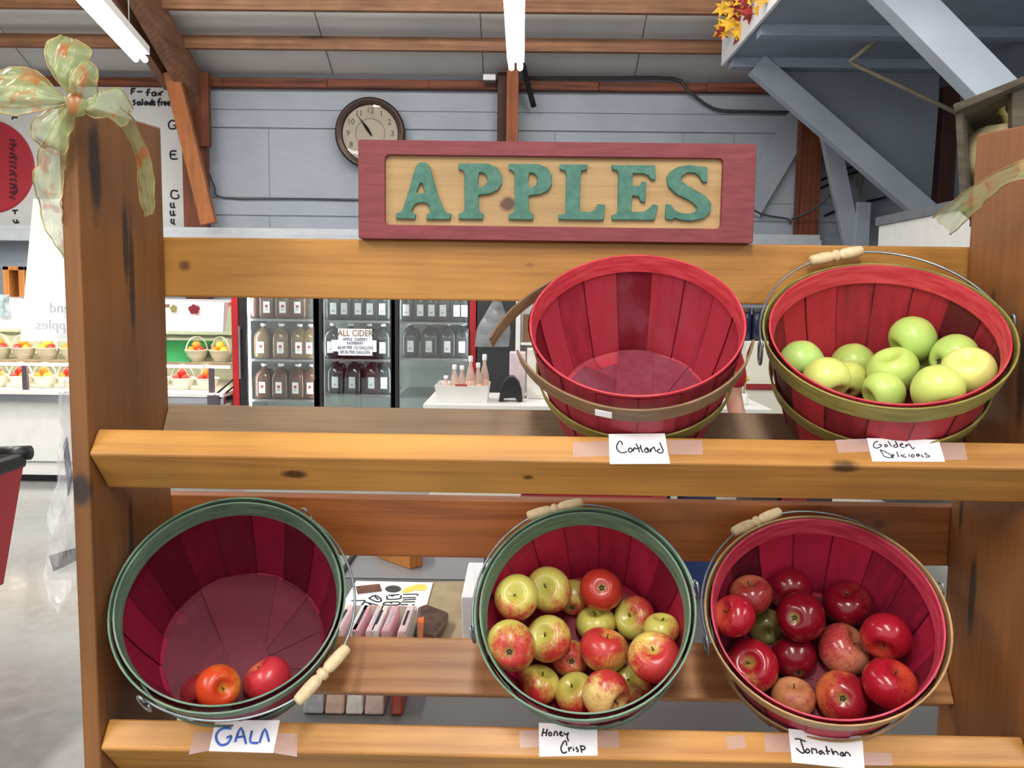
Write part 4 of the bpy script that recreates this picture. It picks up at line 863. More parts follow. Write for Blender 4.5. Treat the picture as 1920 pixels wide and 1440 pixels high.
for x in (-2.27, -2.05):
    for y in (2.53, 2.77):
        g_ = MB().tube([(x, y, .51), (x, y, .08)], .012, 8).build('leg', GREYMETAL, sc); MB().lathe([(.01, -.015), (.045, -.015), (.045, .015), (.01, .015)], 14, Matrix.Translation((x, y, .045)) @ Matrix.Rotation(PI / 2, 4, 'Y')).build('wheel', BLACK, g_)

# crate with the pale pumpkin on a stand behind the right plank
CRATE = wood('weathered_crate', S(104, 95, 80), S(62, 55, 46), 0, (), .8, 50, 1.5, .2)
cr = thing('wooden_crate', 'weathered open wooden crate behind the right rack plank', 'crate', (1.15, 2.15, 1.70))
P2 = lambda px, py, y=2.0: atY(px, py, y)
mb = MB(); mb.prism([P2(1790, 192), P2(1803, 192), P2(1815, 398), P2(1800, 398)], (.20, .32, 0)); mb.build('side', CRATE, cr, bevel=.003)
mb = MB(); mb.prism([P2(1786, 196, 1.97), P2(1960, 126, 1.97), P2(1960, 140, 1.97), P2(1790, 210, 1.97)], (.19, .34, 0)); mb.build('lid', CRATE, cr, bevel=.003)
mb = MB(); mb.prism([P2(1848, 182, 1.98), P2(1950, 142, 1.98), P2(1950, 150, 1.98), P2(1850, 188, 1.98)], (0, .02, 0)); mb.build('lid_slat', CRATE, cr, bevel=.002)
mb = MB(); mb.prism([P2(1898, 168), P2(1935, 155), P2(1935, 400), P2(1898, 400)], (0, .02, 0)); mb.build('corner_board', CRATE, cr, bevel=.003)
mb = MB(); mb.box(1.19, 1.64, 2.32, 2.335, 1.70, 2.02); mb.build('back', CRATE, cr)
mb = MB(); mb.prism([(1.01, 2.0, 1.695), (1.44, 2.0, 1.695), (1.64, 2.33, 1.695), (1.21, 2.33, 1.695)], (0, 0, .015)); mb.build('bottom', CRATE, cr)
mb = MB(); mb.prism([(1.44, 2.0, 1.695), (1.455, 2.0, 1.695), (1.655, 2.33, 1.695), (1.64, 2.33, 1.695)], (0, 0, .33)); mb.build('side', CRATE, cr, bevel=.003)
pk = MB(); pc = P2(1884, 292, 2.12); prof = []
vs = []; n, m_ = 40, 16; a_ = .098
for i in range(m_ + 1):
    th = PI * i / m_
    for k in range(n):
        p = 2 * PI * k / n; rr = a_ * (1 - .05 * abs(math.cos(5 * p))) * math.sin(th) ** .85; vs.append((pc.x + rr * math.cos(p), pc.y + rr * math.sin(p), pc.z + a_ * .82 * math.cos(th) - .03 * math.exp(-(th / .3) ** 2)))
pk.add(vs, [(i * n + k, (i + 1) * n + k, (i + 1) * n + (k + 1) % n, i * n + (k + 1) % n) for i in range(m_) for k in range(n)])
t = NT('pale_pumpkin'); f = t.noise(t.coord(), 26, 3)
o = pk.build('pumpkin', t.done(t.mix(t.ramp(f, .64, .72), S(232, 216, 168), S(96, 86, 62)), .5), smooth=True); tag(o, 'pale cream pumpkin sitting in the weathered crate', 'pumpkin')
MB().tube(smooth_path([pc + V((0, 0, .055)), pc + V((-.003, 0, .085)), pc + V((-.016, 0, .105)), pc + V((-.022, -.005, .108))]), [.012, .011, .010, .009, .009, .008, .008, .008, .008, .009, .010, .011, .012]).build('stem', plain('pumpkin_stem', S(168, 156, 92), .8), o, smooth=True)
st = thing('plant_stand', 'plain wooden stand hidden behind the right plank, holding the crate', 'stand', (1.27, 2.16, 0))
MB().prism([(1.12, 2.0, 1.665), (1.46, 2.0, 1.665), (1.67, 2.33, 1.665), (1.33, 2.33, 1.665)], (0, 0, .029)).build('top', plank_r, st, bevel=.003)
for x, y in ((1.15, 2.025), (1.44, 2.025), (1.35, 2.305), (1.64, 2.305)): MB().box(x - .018, x + .018, y - .018, y + .018, 0, 1.664).build('leg', plank_r, st)

# ================================================================ drinks cooler with cider jugs
INNER = plain('cooler_interior', S(176, 186, 182), .5, 0, .03)
dc = thing('drinks_cooler', 'three door glass drinks cooler with red side trim full of cider jugs', 'cooler', (-1.31, 6.95, 0))
x0, x1 = -2.262, -.366
mb = MB().box(x0, x1, 7.36, 7.4, .05, 1.90).box(x0, x0 + .04, 6.66, 7.4, .05, 1.90).box(x1 - .04, x1, 6.66, 7.4, .05, 1.90).box(x0, x1, 6.66, 7.4, 1.85, 1.90).box(x0, x1, 6.66, 7.4, .05, .30); mb.build('cabinet', INNER, dc)
MB().box(x0 + .02, x1 - .02, 6.7, 7.38, 0, .05).build('plinth', BLACK, dc)
MB().box(x0, x0 + .052, 6.585, 6.66, .05, 1.90).build('side_trim', REDPAINT, dc, bevel=.004); MB().box(x1 - .05, x1, 6.585, 6.66, .05, 1.90).build('side_trim', REDPAINT, dc, bevel=.004)
COOLG = glass('cooler_glass', (.93, .96, .95, 1), .06)
CTUBE = emit('cooler_tube', (.95, 1, .98, 1), 26.0)
doors = ((435 + 13, 462, 588, 600), (588, 605, 732, 742), (733, 748, 876, 882))
for i, (a, b, c_, d) in enumerate(doors):
    xa_, xb_, xc_, xd_ = (PB(q, 640, 6.6).x for q in (a, b, c_, d))
    do = MB().box(xa_ + .002, xb_, 6.59, 6.64, .32, 1.86).box(xc_, xd_ - .002, 6.59, 6.64, .32, 1.86).box(xb_, xc_, 6.59, 6.64, 1.80, 1.86).box(xb_, xc_, 6.59, 6.64, .32, .38).build('door', BLACK, dc, bevel=.003)
    MB().box(xb_, xc_, 6.61, 6.617, .38, 1.80).build('glass_pane', COOLG, do)
    hx = xa_ + .012 if i == 0 else xd_ - .022
    if i != 1: MB().box(hx, hx + .012, 6.55, 6.575, .83, 1.24).box(hx, hx + .012, 6.575, 6.592, .83, .86).box(hx, hx + .012, 6.575, 6.592, 1.21, 1.24).build('handle', GREYMETAL, do, bevel=.002)
    else: MB().box(xa_ + .004, xa_ + .014, 6.55, 6.575, .83, 1.24).box(xa_ + .004, xa_ + .014, 6.575, 6.592, .83, .86).build('handle', GREYMETAL, do, bevel=.002)
for q in (603, 745): 
    xx = PB(q, 640, 6.66).x; MB().box(xx - .014, xx + .014, 6.645, 6.70, .32, 1.86).build('mullion', WHITE, dc)
for q in (470, 596, 738, 880):
    xx = PB(q, 640, 6.72).x; MB().tube([(xx, 6.69, .4), (xx, 6.69, 1.85)], .010, 8).build('lamp_tube', CTUBE, dc, smooth=True)
LEV = [((462, 590), (1.294, .975, .655)), ((604, 733), (1.29, .985, .705)), ((747, 880), (1.285, 1.0, .70))]
for (a, b), zs in LEV:
    for z in zs: MB().box(PB(a, 600, 6.75).x, PB(b, 600, 6.75).x, 6.70, 7.34, z - .018, z).build('shelf', GREYMETAL, dc)
def jug_parts(kind):
    t = thing('cider_jug', 'x', 'jug'); col = {'brown': S(96, 62, 48), 'dark': S(46, 50, 56), 'plum': S(66, 40, 50), 'amber': S(120, 96, 66)}[kind]
    mb = MB(); rows = []
    for hw, z, e in ((.052, 0, 4), (.064, .006, 5), (.066, .03, 5), (.066, .165, 5), (.060, .195, 4), (.044, .222, 3), (.026, .240, 2), (.020, .246, 2), (.020, .262, 2)):
        rows.append([(math.copysign(abs(math.cos(p)) ** (2 / e), math.cos(p)) * hw, math.copysign(abs(math.sin(p)) ** (2 / e), math.sin(p)) * hw, z) for p in [2 * PI * k / 28 for k in range(29)]])
    mb.grid(rows); mb.add(rows[0][:-1], [tuple(range(27, -1, -1))]); mm = NT(kind + '_cider'); f = mm.noise(mm.coord(), 12, 2)
    mb.build('body', mm.done(mm.mix(f, tuple(q * .8 for q in col[:3]) + (1,), col), .15, 0, .6), t, smooth=True, local=True)
    MB().lathe([(.022, .258), (.023, .262), (.023, .276), (.020, .279)], 14).build('cap', PAPER, t, smooth=True, local=True)
    MB().tube(smooth_path([(.03, .028, .232), (.058, .036, .218), (.069, .038, .17), (.066, .036, .12)], 3), .008, 6).build('handle', bpy.data.materials[kind + '_cider'], t, smooth=True, local=True)
    lab = MB().box(-.025, .025, -.0685, -.0665, .045, .135).build('label', PAPER, t, local=True)
    if kind in ('brown', 'amber'): MB().lathe([(.001, 0), (.013, 0)], 12, Matrix.Translation((0, -.0687, .098)) @ Matrix.Rotation(PI / 2, 4, 'X'), caps=False).build('red_emblem', REDPAINT, lab, local=True)
    MB().box(-.012, .012, -.0690, -.0686, .064, .080).build('print', FAINT, lab, local=True)
    return t
proto = {k: jug_parts(k) for k in ('brown', 'dark', 'plum', 'amber')}; used = set()
def jug(kind, px, z, label, rz=0):
    o = proto[kind] if kind not in used else copy_tree(proto[kind]); used.add(kind)
    p = PB(px, 600, 6.80); o.location = (p.x, 6.80, z + .001); o.rotation_euler.z = rz; o['label'] = label; o['group'] = 'cider jugs in the cooler'
ORD = ['first', 'second', 'third', 'fourth', 'fifth', 'sixth']
ROWN = ['top', 'middle', 'lower']
for di, (dn, rows) in enumerate((('left', ((0, 'brown', (474, 504, 534, 562)), (1, 'amber', (494, 528, 562, 583)), (2, 'brown', (494, 526, 558, 584)))),
                                 ('centre', ((0, 'dark', (628, 650, 673, 697, 720)), (1, 'dark', (624, 658, 692, 718)), (2, 'dark', (630, 664, 699, 722)))),
                                 ('right', ((0, 'dark', (765, 788, 811, 833, 856, 873)), (1, 'dark', (770, 806, 840, 868)))))):
    for lv, kind, xs_ in rows:
        for i, px in enumerate(xs_):
            kd = 'plum' if (dn == 'centre' and lv == 2 and i == 2) or (dn == 'right' and lv == 0 and i == 3) else kind
            jug(kd, px, LEV[di][1][lv], '%s cider jug behind the %s cooler door, %s shelf, %s from left' % ({'dark': 'dark', 'plum': 'plum coloured', 'brown': 'brown', 'amber': 'amber'}[kd], dn, ROWN[lv], ORD[i]), random.uniform(-.12, .12))
# the price notice taped on the middle door
nt = thing('price_notice', 'white notice about cider prices taped on the middle cooler door', 'sign', PB(665, 667, 6.585), None)
a, b = PB(634, 616, 6.585), PB(698, 667, 6.585); MB().box(a.x, b.x, 6.583, 6.586, b.z, a.z).build('sheet', PAPER, nt)
a2, b2 = PB(621, 637, 6.586), PB(706, 660, 6.586); MB().box(a2.x, b2.x, 6.5865, 6.588, b2.z, a2.z).build('tape', PAPER, nt)
TAN = plain('tan_print', S(142, 112, 66), .8); NAVY = plain('navy_print', S(74, 78, 130), .8)
for s_, py, sz, mt in (('ALL CIDER', 625, .062, TAN), ('APPLE  CHERRY', 636.5, .030, NAVY), ('RASPBERRY', 643.5, .028, NAVY), ('$6.00 PER 1/2 GALLON', 652, .030, NAVY), ('$9.00 PER GALLON', 660.5, .030, NAVY)):
    text('printing', s_, mt, nt, Matrix.Translation(PB(666, py, 6.581)) @ Matrix.Rotation(PI / 2, 4, 'X') @ Matrix.Diagonal((.92, 1.1, 1, 1)), sz)
# black stand with a hanging clear bag, right of the cooler
bs = thing('display_stand', 'black display stand right of the red trimmed cooler', 'display stand', (-.2, 6.7, 0))
MB().box(-.355, -.05, 6.5, 6.9, 0, 1.95).build('body', plain('black_cabinet', S(44, 46, 50), .45), bs, bevel=.005)
MB().box(-.06, -.025, 6.46, 6.5, 0, 1.95).build('white_edge', WHITE, bs)
hb = thing('plastic_bag', 'clear plastic bag with something red hanging on the black display stand', 'plastic bag', PB(925, 648, 6.44))
rows = []
for j in range(13):
    f = j / 12; w = 6 + 26 * min(1, f * 1.6); row = []
    for k in range(9): p = PB(932 - 10 * f + (k / 4 - 1) * w, 560 + 90 * f, 6.42); p.y -= .05 * math.sin(PI * k / 8) - .02 * mnoise.noise(V((p.x * 14, 0, p.z * 14))); row.append(p)
    rows.append(row)
MB().grid(rows).build('film', BAG, hb); MB().sphere(PB(940, 610, 6.46), .03).build('red_contents', REDPAINT, hb, smooth=True)
MB().tube([PB(932, 561, 6.42), V((PB(932, 561, 6.42).x, 6.5, PB(932, 556, 6.42).z))], .004).build('hook', GREYMETAL, hb)
sh = thing('shelf_unit', 'narrow shelf unit with teal and brown boxes behind the upper left basket', 'shelf', (.09, 6.6, 0))
MB().box(-.02, .30, 6.75, 6.78, 0, 1.6).box(-.02, .30, 6.45, 6.75, 1.13, 1.15).box(-.02, .30, 6.45, 6.75, 0, .1).build('unit', WHITE, sh)
for n_, xx, c_, lb in (('carton', -.005, S(120, 84, 60), 'small brown carton on the narrow shelf unit'), ('carton', .08, S(40, 140, 160), 'small teal carton on the narrow shelf unit')):
    o = MB().box(xx, xx + .07, 6.47, 6.6, 1.151, 1.36).build(n_, plain('carton_card', c_, .5), bevel=.002); tag(o, lb, 'carton')

# ================================================================ lit produce case
pcs = thing('produce_case', 'white refrigerated produce case lit from inside, left of the cooler', 'refrigerated case', (-4.4, 6.9, 0))
XE = -2.285; XW = -6.6; zz = lambda py, y=6.5: zpx(300, py, y)
MB().box(XW, XE, 6.5, 7.5, .06, zz(757)).build('base', WHITE, pcs, bevel=.004); MB().box(XW, XE, 6.492, 6.5, zz(870), zz(868)).build('seam', GREYMETAL, pcs)
MB().box(XW, XE, 6.56, 7.45, 0, .06).build('plinth', BLACK, pcs)
MB().box(XW, XE, 6.45, 6.5, zz(756), zz(742)).build('bumper', CHROME, pcs, bevel=.008)
MB().box(XW, XE, 6.44, 7.5, zz(742), zz(734)).build('deck', WHITE, pcs, bevel=.003)
LIN = plain('case_lining', S(206, 216, 200), .5, 0, .04)
MB().box(XW, XE, 7.46, 7.5, zz(742), 1.43).box(XE - .02, XE, 6.95, 7.5, zz(742), 1.43).build('back_panel', LIN, pcs)
MB().box(XW, XE - .03, 7.35, 7.46, 1.13, 1.17).build('back_rail', LIN, pcs)
zsh = zpx(300, 679, 6.72); MB().box(XW, XE - .02, 6.72, 7.46, zsh - .02, zsh).build('shelf', plain('case_shelf', S(150, 140, 118), .4), pcs)
cz = zz(620); mb = MB(); mb.prism([(XW, 6.5, zz(566)), (XW, 6.46, cz), (XW, 6.50, cz), (XW, 6.6, zz(574)), (XW, 7.5, zz(574)), (XW, 7.5, zz(562))], (XE - XW, 0, 0)); mb.build('canopy', plain('white_canopy', S(245, 245, 245), .4, 0, .01), pcs)
LED = emit('case_lamp', (1, .9, .7, 1), 27)
MB().tube([(XW + .1, 6.62, zz(578)), (XE - .06, 6.62, zz(578))], .016, 8).build('lamp_tube', LED, pcs, smooth=True)
MB().tube([(XW + .1, 6.76, zsh - .035), (XE - .06, 6.76, zsh - .035)], .010, 8).build('lamp_tube', LED, pcs, smooth=True)
FR = plain('dark_frame', S(84, 76, 84), .4)
for q in (48, 397): 
    xx = PB(q, 700, 6.48).x; MB().box(xx - .018, xx + .018, 6.46, 6.49, zz(736), zsh - .02).build('front_post', FR, pcs)
MB().box(PB(397, 700, 6.46).x - .03, PB(412, 700, 6.46).x, 6.43, 6.47, zz(756), zz(738)).build('corner_cap', FR, pcs, bevel=.004)
MB().beam(PB(402, 742, 6.44), PB(436, 712, 6.58), .012, .012).beam(PB(412, 746, 6.44), PB(437, 725, 6.58), .012, .012).build('wire_guard', BLACK, pcs)
MB().box(PB(313, 600, 6.49).x - .15, PB(322, 600, 6.49).x, 6.452, 6.458, zz(576), zz(570)).build('price_strip', TAN, pcs)
def decal(px, py, r, mat, sq=1.0):
    p = PB(px, py, 6.462); mb = MB()
    for k in range(5):
        a = 2 * PI * k / 5 + .4; mb.lathe([(.001, 0), (r * .55, 0)], 10, Matrix.Translation(p + V((math.cos(a) * r * .6, -.001 * k, math.sin(a) * r * .6 * sq))) @ Matrix.Rotation(PI / 2, 4, 'X'), caps=False)
    mb.build('picture', mat, pcs)
decal(364, 580, .04, plain('berry_print', S(140, 26, 44), .5), .7); decal(326, 579, .025, plain('mushroom_print', S(150, 140, 80), .5), 1.2)
MB().box(PB(-8, 580, 6.44).x, PB(17, 580, 6.44).x, 6.44, 6.446, zz(596), zz(556)).build('picture_card', plain('picture_print', S(170, 186, 190), .5, 0, .5, 14), pcs)
o = MB().add(frus(PB(250, 660, 7.0).x, PB(357, 660, 6.8).x, 6.76, 6.8, zsh + .001, PB(250, 660, 7.0).x, PB(357, 660, 6.8).x, 7.3, 7.34, zsh + .14), [(3, 2, 1, 0), (4, 5, 6, 7), (0, 1, 5, 4), (1, 2, 6, 5), (2, 3, 7, 6), (3, 0, 4, 7)]).build('turf_mat', plain('green_turf', S(30, 128, 78), .8, 0, .25, 60))
tag(o, 'sloped green turf mat on the upper shelf of the produce case', 'mat')
MBk = wood('small_frame_wood', S(190, 126, 62), S(150, 92, 42), 2, (), .5, 60)
mb = MB(); a, b = PB(18, 500, 7.0), PB(52, 567, 7.0); w_ = .03
zf = zz(562) + .002
mb.box(a.x, a.x + .05, 6.9, 7.1, zf, a.z).box(b.x - .01, b.x + .04, 6.9, 7.1, zf, a.z).box(a.x, b.x + .04, 6.9, 7.1, a.z - .03, a.z).box(a.x, b.x + .04, 7.08, 7.1, zf, a.z)
o = mb.build('wooden_box', MBk, bevel=.003); tag(o, 'small upright pine box standing on top of the produce case', 'box')
# fruit baskets
TUB = plain('white_basket_plastic', S(240, 236, 220), .4, 0, .03)
fb = thing('fruit_basket', 'x', 'basket', group='white fruit baskets in the produce case')
MB().lathe([(.052, 0), (.058, .004), (.066, .03), (.072, .035), (.088, .085), (.094, .088), (.094, .094), (.084, .09), (.06, .01), (.001, .008)], 20, caps=False).build('tub', TUB, fb, smooth=True, local=True)
mb = MB(); rows = []
for i in range(15):
    a = PI * i / 14; rows.append([(math.cos(a) * .088, q, .07 + .13 * math.sin(a)) for q in (-.009, .009)])
mb.grid(rows).build('handle', TUB, fb, local=True, solid=.004)
FM = {'orange': plain('orange_peel', S(236, 132, 40), .45, 0, .1, 20), 'red': plain('red_fruit_skin', S(204, 48, 40), .35, 0, .2, 20), 'yellow': plain('yellow_fruit_skin', S(240, 196, 70), .4, 0, .1, 20)}
fpro = {k: MB().sphere((0, 0, 0), .036, n=14, m=9).build('fruit', m_, smooth=True) for k, m_ in FM.items()}; fused = set(); bused = False
random.seed(17)
for lv, y, z, xs_ in (('upper left shelf', 6.86, zsh + .001, (2, 47, 92, 137)), ('upper right shelf', 6.86, zsh + .001, (370, 415)), ('lower left deck', 6.66, zz(734) + .001, (-6, 39, 84, 129)), ('lower right deck', 6.66, zz(734) + .001, (296, 342, 388))):
    for i, px in enumerate(xs_):
        p = PB(px, 700, y); t = fb if not bused else copy_tree(fb); bused = True; t.location = (p.x, y, z); t.rotation_euler.z = random.uniform(-.9, .9)
        where = '%s white basket on the %s of the produce case' % (ORD[i], lv); t['label'] = '%s white handled fruit basket from left on the %s of the produce case' % (ORD[i], lv)
        for j, (dx, dy, dz) in enumerate(((-.035, -.03, .085), (.036, -.028, .087), (0, .04, .09), (.0, -.006, .128))):
            k = random.choice(('orange', 'orange', 'red', 'yellow')); o = fpro[k] if k not in fused else fpro[k].copy()
            if k in fused: COL.objects.link(o)
            fused.add(k); o.location = (p.x + dx, y + dy, z + dz); tag(o, '%s fruit in %s' % (k, where), 'fruit', 'fruit in the produce case baskets')

# ================================================================ white counter behind the rack
ct = thing('sales_counter', 'white counter in front of the coolers', 'counter', (.4, 4.75, 0))
MB().box(-.52, 1.3, 4.42, 5.0, .90, .93).build('countertop', WHITE, ct, bevel=.003); MB().box(-.49, 1.28, 4.46, 4.98, 0, .90).build('cabinet', OFFWHITE, ct, bevel=.003)
tr = thing('bottle_tray', 'white open box of bottles on the counter', 'tray', PB(866, 744, 4.56))
a, b = PB(816, 745, 4.5), PB(916, 745, 4.5); zc = .931; mb = MB()
mb.add(frus(a.x + .01, b.x - .01, 4.5, 4.72, zc, a.x, b.x, 4.48, 4.74, zc + .092), [(3, 2, 1, 0), (0, 1, 5, 4), (1, 2, 6, 5), (2, 3, 7, 6), (3, 0, 4, 7)]); mb.build('box', WHITE, tr, solid=.004)
MB().box(PB(853, 722, 4.47).x, PB(876, 722, 4.47).x, 4.478, 4.481, zpx(866, 724, 4.48), zpx(866, 721, 4.48)).build('red_print', REDPAINT, tr)
BOT = sheer('pinkish_bottle', S(226, 196, 180), .62, .15)
bp = thing('sauce_bottle', 'x', 'bottle', group='bottles in the white box')
MB().lathe([(.022, 0), (.025, .004), (.025, .10), (.018, .125), (.010, .15), (.009, .17)], 14).build('body', BOT, bp, smooth=True, local=True)
MB().lathe([(.011, .165), (.012, .17), (.012, .19), (.010, .192)], 12).build('cap', PAPER, bp, smooth=True, local=True); MB().lathe([(.0256, .03), (.0256, .085)], 14, caps=False).build('label', plain('peach_label', S(230, 190, 170), .6, 0, .2, 40), bp, smooth=True, local=True)
for i, (px, y, h) in enumerate(((836, 4.55, .7), (852, 4.57, 1.0), (866, 4.64, .95), (882, 4.58, 1.25), (896, 4.6, 1.05), (908, 4.64, 1.28))):
    t = bp if i == 0 else copy_tree(bp); t.location = (PB(px, 730, y).x, y, zc + .004); t.scale = (1, 1, h); t['label'] = 'pinkish bottle in the white box on the counter, %s from left' % ORD[i]
o = MB().prism([PB(u, w, 4.56) for u, w in ((935, 749), (938, 728), (944, 712), (954, 702), (964, 702), (973, 712), (978, 728), (980, 749), (970, 749), (966, 742), (945, 743), (943, 749))], (0, .1, 0)).build('napkin_holder', BLACK, bevel=.004)
tag(o, 'black arched holder standing on the counter beside the white box', 'holder'); o.location.z = .931 - min(v.co.z for v in o.data.vertices)
for px0, px1, y, py, c_, lb, z_ in ((955, 985, 4.75, 662, S(226, 206, 214), 'white and pink carton on the counter behind the black holder', 0), (988, 1030, 4.72, 655, S(236, 232, 222), 'white carton on the counter half behind the upper basket', 0)):
    o = MB().box(PB(px0, 700, y).x, PB(px1, 700, y).x, y, y + .15, .931, zpx(980, py, y)).build('carton', plain('printed_carton', c_, .5, 0, .1, 18), bevel=.002); tag(o, lb, 'carton')
fl = thing('artificial_flower', 'yellow artificial flower in a small jar on the counter behind the person', 'flower', PB(1396, 745, 4.6))
p = PB(1396, 712, 4.6); mb = MB(); leaf(mb, p, .035, (0, .3, 0)); leaf(mb, p + V((0, -.004, 0)), .03, (0, .3, 1)); mb.build('petals', plain('yellow_petal', S(214, 180, 60), .6), fl)
MB().tube([p, V((p.x, p.y, .97))], .003).build('stem', plain('green_stem', S(86, 110, 60), .6), fl); MB().lathe([(.02, .931), (.025, .94), (.025, .985), (.02, .99)], 14, Matrix.Translation((p.x, p.y, 0))).build('jar', WHITE, fl, smooth=True)

# right hand fixtures
cb = thing('cream_cabinet', 'cream cabinet with a red stripe behind the two upper baskets', 'cabinet', (1.7, 5.3, 0))
MB().box(1.32, 2.1, 5.05, 5.6, 0, 1.25).build('body', OFFWHITE, cb, bevel=.004); MB().box(1.32, 2.1, 5.04, 5.05, .965, 1.0).build('red_stripe', plain('dark_red_stripe', S(140, 30, 34), .5), cb)
NV = plain('navy_glass', S(28, 34, 62), .15, 0, .1)
for i, px in enumerate((1398, 1418, 1438)):
    t = thing('storage_jar', ('dark blue jar on the cream cabinet, %s from left' % ORD[i]), 'jar', (PB(px, 620, 5.15).x, 5.15, 1.251), 'dark blue jars on the cream cabinet')
    MB().lathe([(.028, 0), (.032, .006), (.032, .15), (.024, .17)], 16).build('body', NV, t, smooth=True, local=True); MB().lathe([(.027, .168), (.028, .17), (.028, .195), (.026, .198)], 16).build('lid', DARKGREY, t, smooth=True, local=True)
tc = thing('tall_cooler', 'tall white cooler with a grey top edge behind the right plank', 'cooler', (3.05, 5.2, 0))
MB().box(2.52, 3.6, 4.2, 6.2, .02, 2.03).build('cabinet', WHITE, tc, bevel=.004); MB().box(2.50, 3.62, 4.18, 6.22, 2.03, 2.09).build('top_trim', GREYMETAL, tc, bevel=.004)
MB().box(2.512, 2.52, 4.3, 6.05, .12, 1.55).build('glass_front', plain('dark_cooler_glass', S(92, 104, 108), .1, 0, .15), tc)
for i, (xx, c_, lb) in enumerate(((1.10, S(52, 52, 56), 'dark grey carton on the floor right of the person'), (1.24, S(130, 34, 36), 'red carton on the floor between two dark ones'), (1.36, S(40, 40, 42), 'black carton on the floor beside the red one'))):
    o = MB().box(xx, xx + .12, 4.0, 4.3, 0, .62).build('carton', plain('dark_carton', c_, .6, 0, .1), bevel=.003); tag(o, lb, 'carton')

# ================================================================ low table of sweets behind the rack
STEEL = plain('steel_top', S(142, 144, 148), .35, .3, .1, 3)
tb = thing('low_table', 'low grey steel table behind the rack', 'table', (.35, 2.5, 0)); ZT = .55
xl = -.60
MB().box(xl, 1.04, 2.79, 3.22, ZT - .03, ZT).build('tabletop', STEEL, tb, bevel=.003); MB().box(xl, 1.04, 1.80, 2.77, ZT - .03, ZT).build('tabletop', plain('dark_steel_top', S(104, 104, 104), .4, .2, .1, 3), tb, bevel=.003)
for x in (xl + .04, 1.00):
    for y in (1.85, 3.17): MB().box(x - .02, x + .02, y - .02, y + .02, 0, ZT - .03).build('leg', GREYMETAL, tb)
MB().box(xl + .04, 1.00, 2.76, 2.80, ZT - .06, ZT - .031).build('apron', DARKGREY, tb)
MB().box(xl - .012, xl, 1.80, 3.22, ZT - .035, ZT + .012).build('edge_strip', BLACK, tb)
def flat(pts, z, h=.0015): return MB().prism([atZ(u, w, z) for u, w in pts], (0, 0, h))
ZK = ZT + .002
o = flat([(790, 1092), (900, 1090), (905, 1200), (830, 1215), (780, 1160)], ZK).build('cardboard_sheet', plain('tan_cardboard', S(164, 146, 116), .8, 0, .1, 14)); tag(o, 'flat tan cardboard on the low table beside the printed sheet', 'cardboard')
ws = thing('printed_sheet', 'white printed sheet with food pictures lying on the low table', 'sign', atZ(725, 1120, ZT))
ZS = ZT + .006
flat([(668, 1090), (812, 1093), (796, 1150), (636, 1144)], ZS).build('sheet', PAPER, ws)
Q = lambda u, w, z=ZS + .002: atZ(640 + u / 6.4, 1040 + w / 6.4, z)
mb = MB(); mb.prism([Q(*q) for q in ((170, 380), (460, 350), (490, 440), (195, 475))], (0, 0, .0004)); mb.build('brown_picture', plain('brown_print', S(112, 70, 50), .6, 0, .4, 40), ws)
mb = MB(); mb.prism([Q(622 + 97 * math.cos(a), 412 + 42 * math.sin(a)) for a in [2 * PI * k / 20 for k in range(20)]], (0, 0, .0004)); mb.build('dark_picture', plain('dark_print', S(58, 58, 54), .6, 0, .3, 60), ws)
mb = MB(); mb.prism([Q(*q) for q in ((715, 450), (780, 395), (900, 360), (1000, 355), (1035, 395), (1000, 435), (880, 430), (780, 460))], (0, 0, .0004)); mb.build('yellow_picture', plain('yellow_print', S(226, 212, 92), .6), ws)
L_ = [[(545, 500), (550, 535)], [(560, 490), (700, 480)], [(600, 500), (640, 485)], [(550, 540), (700, 530), (715, 490)], [(740, 480), (900, 475), (915, 490)], [(735, 520), (890, 515)], [(735, 545), (895, 535)],
      [(520, 575), (690, 570), (680, 605), (510, 605), (520, 575)], [(590, 575), (605, 585)], [(720, 570), (885, 568)], [(712, 602), (800, 600)], [(850, 605), (880, 603)], [(500, 655), (660, 655)], [(690, 655), (720, 640)], [(740, 650), (800, 655), (870, 655)],
      [(330, 525), (410, 490), (480, 545), (430, 570), (330, 525)], [(400, 500), (440, 540)], [(120, 555), (290, 550)], [(105, 605), (210, 630), (280, 560)], [(250, 600), (290, 655)], [(290, 570), (440, 610)], [(330, 590), (430, 655)]]
stroke_mesh('lettering', [[Q(u, w, ZS + .002) for u, w in s] for s in L_], .0026, INK, ws)
o = MB().prism([atZ(708, 1046, ZT), atZ(768, 1068, ZT), atZ(792, 1062, ZT), atZ(790, 1030, ZT), atZ(700, 1030, ZT)], (0, 0, .06)).build('wooden_block', MBk, bevel=.004); tag(o, 'wooden block on the back of the low table', 'block')
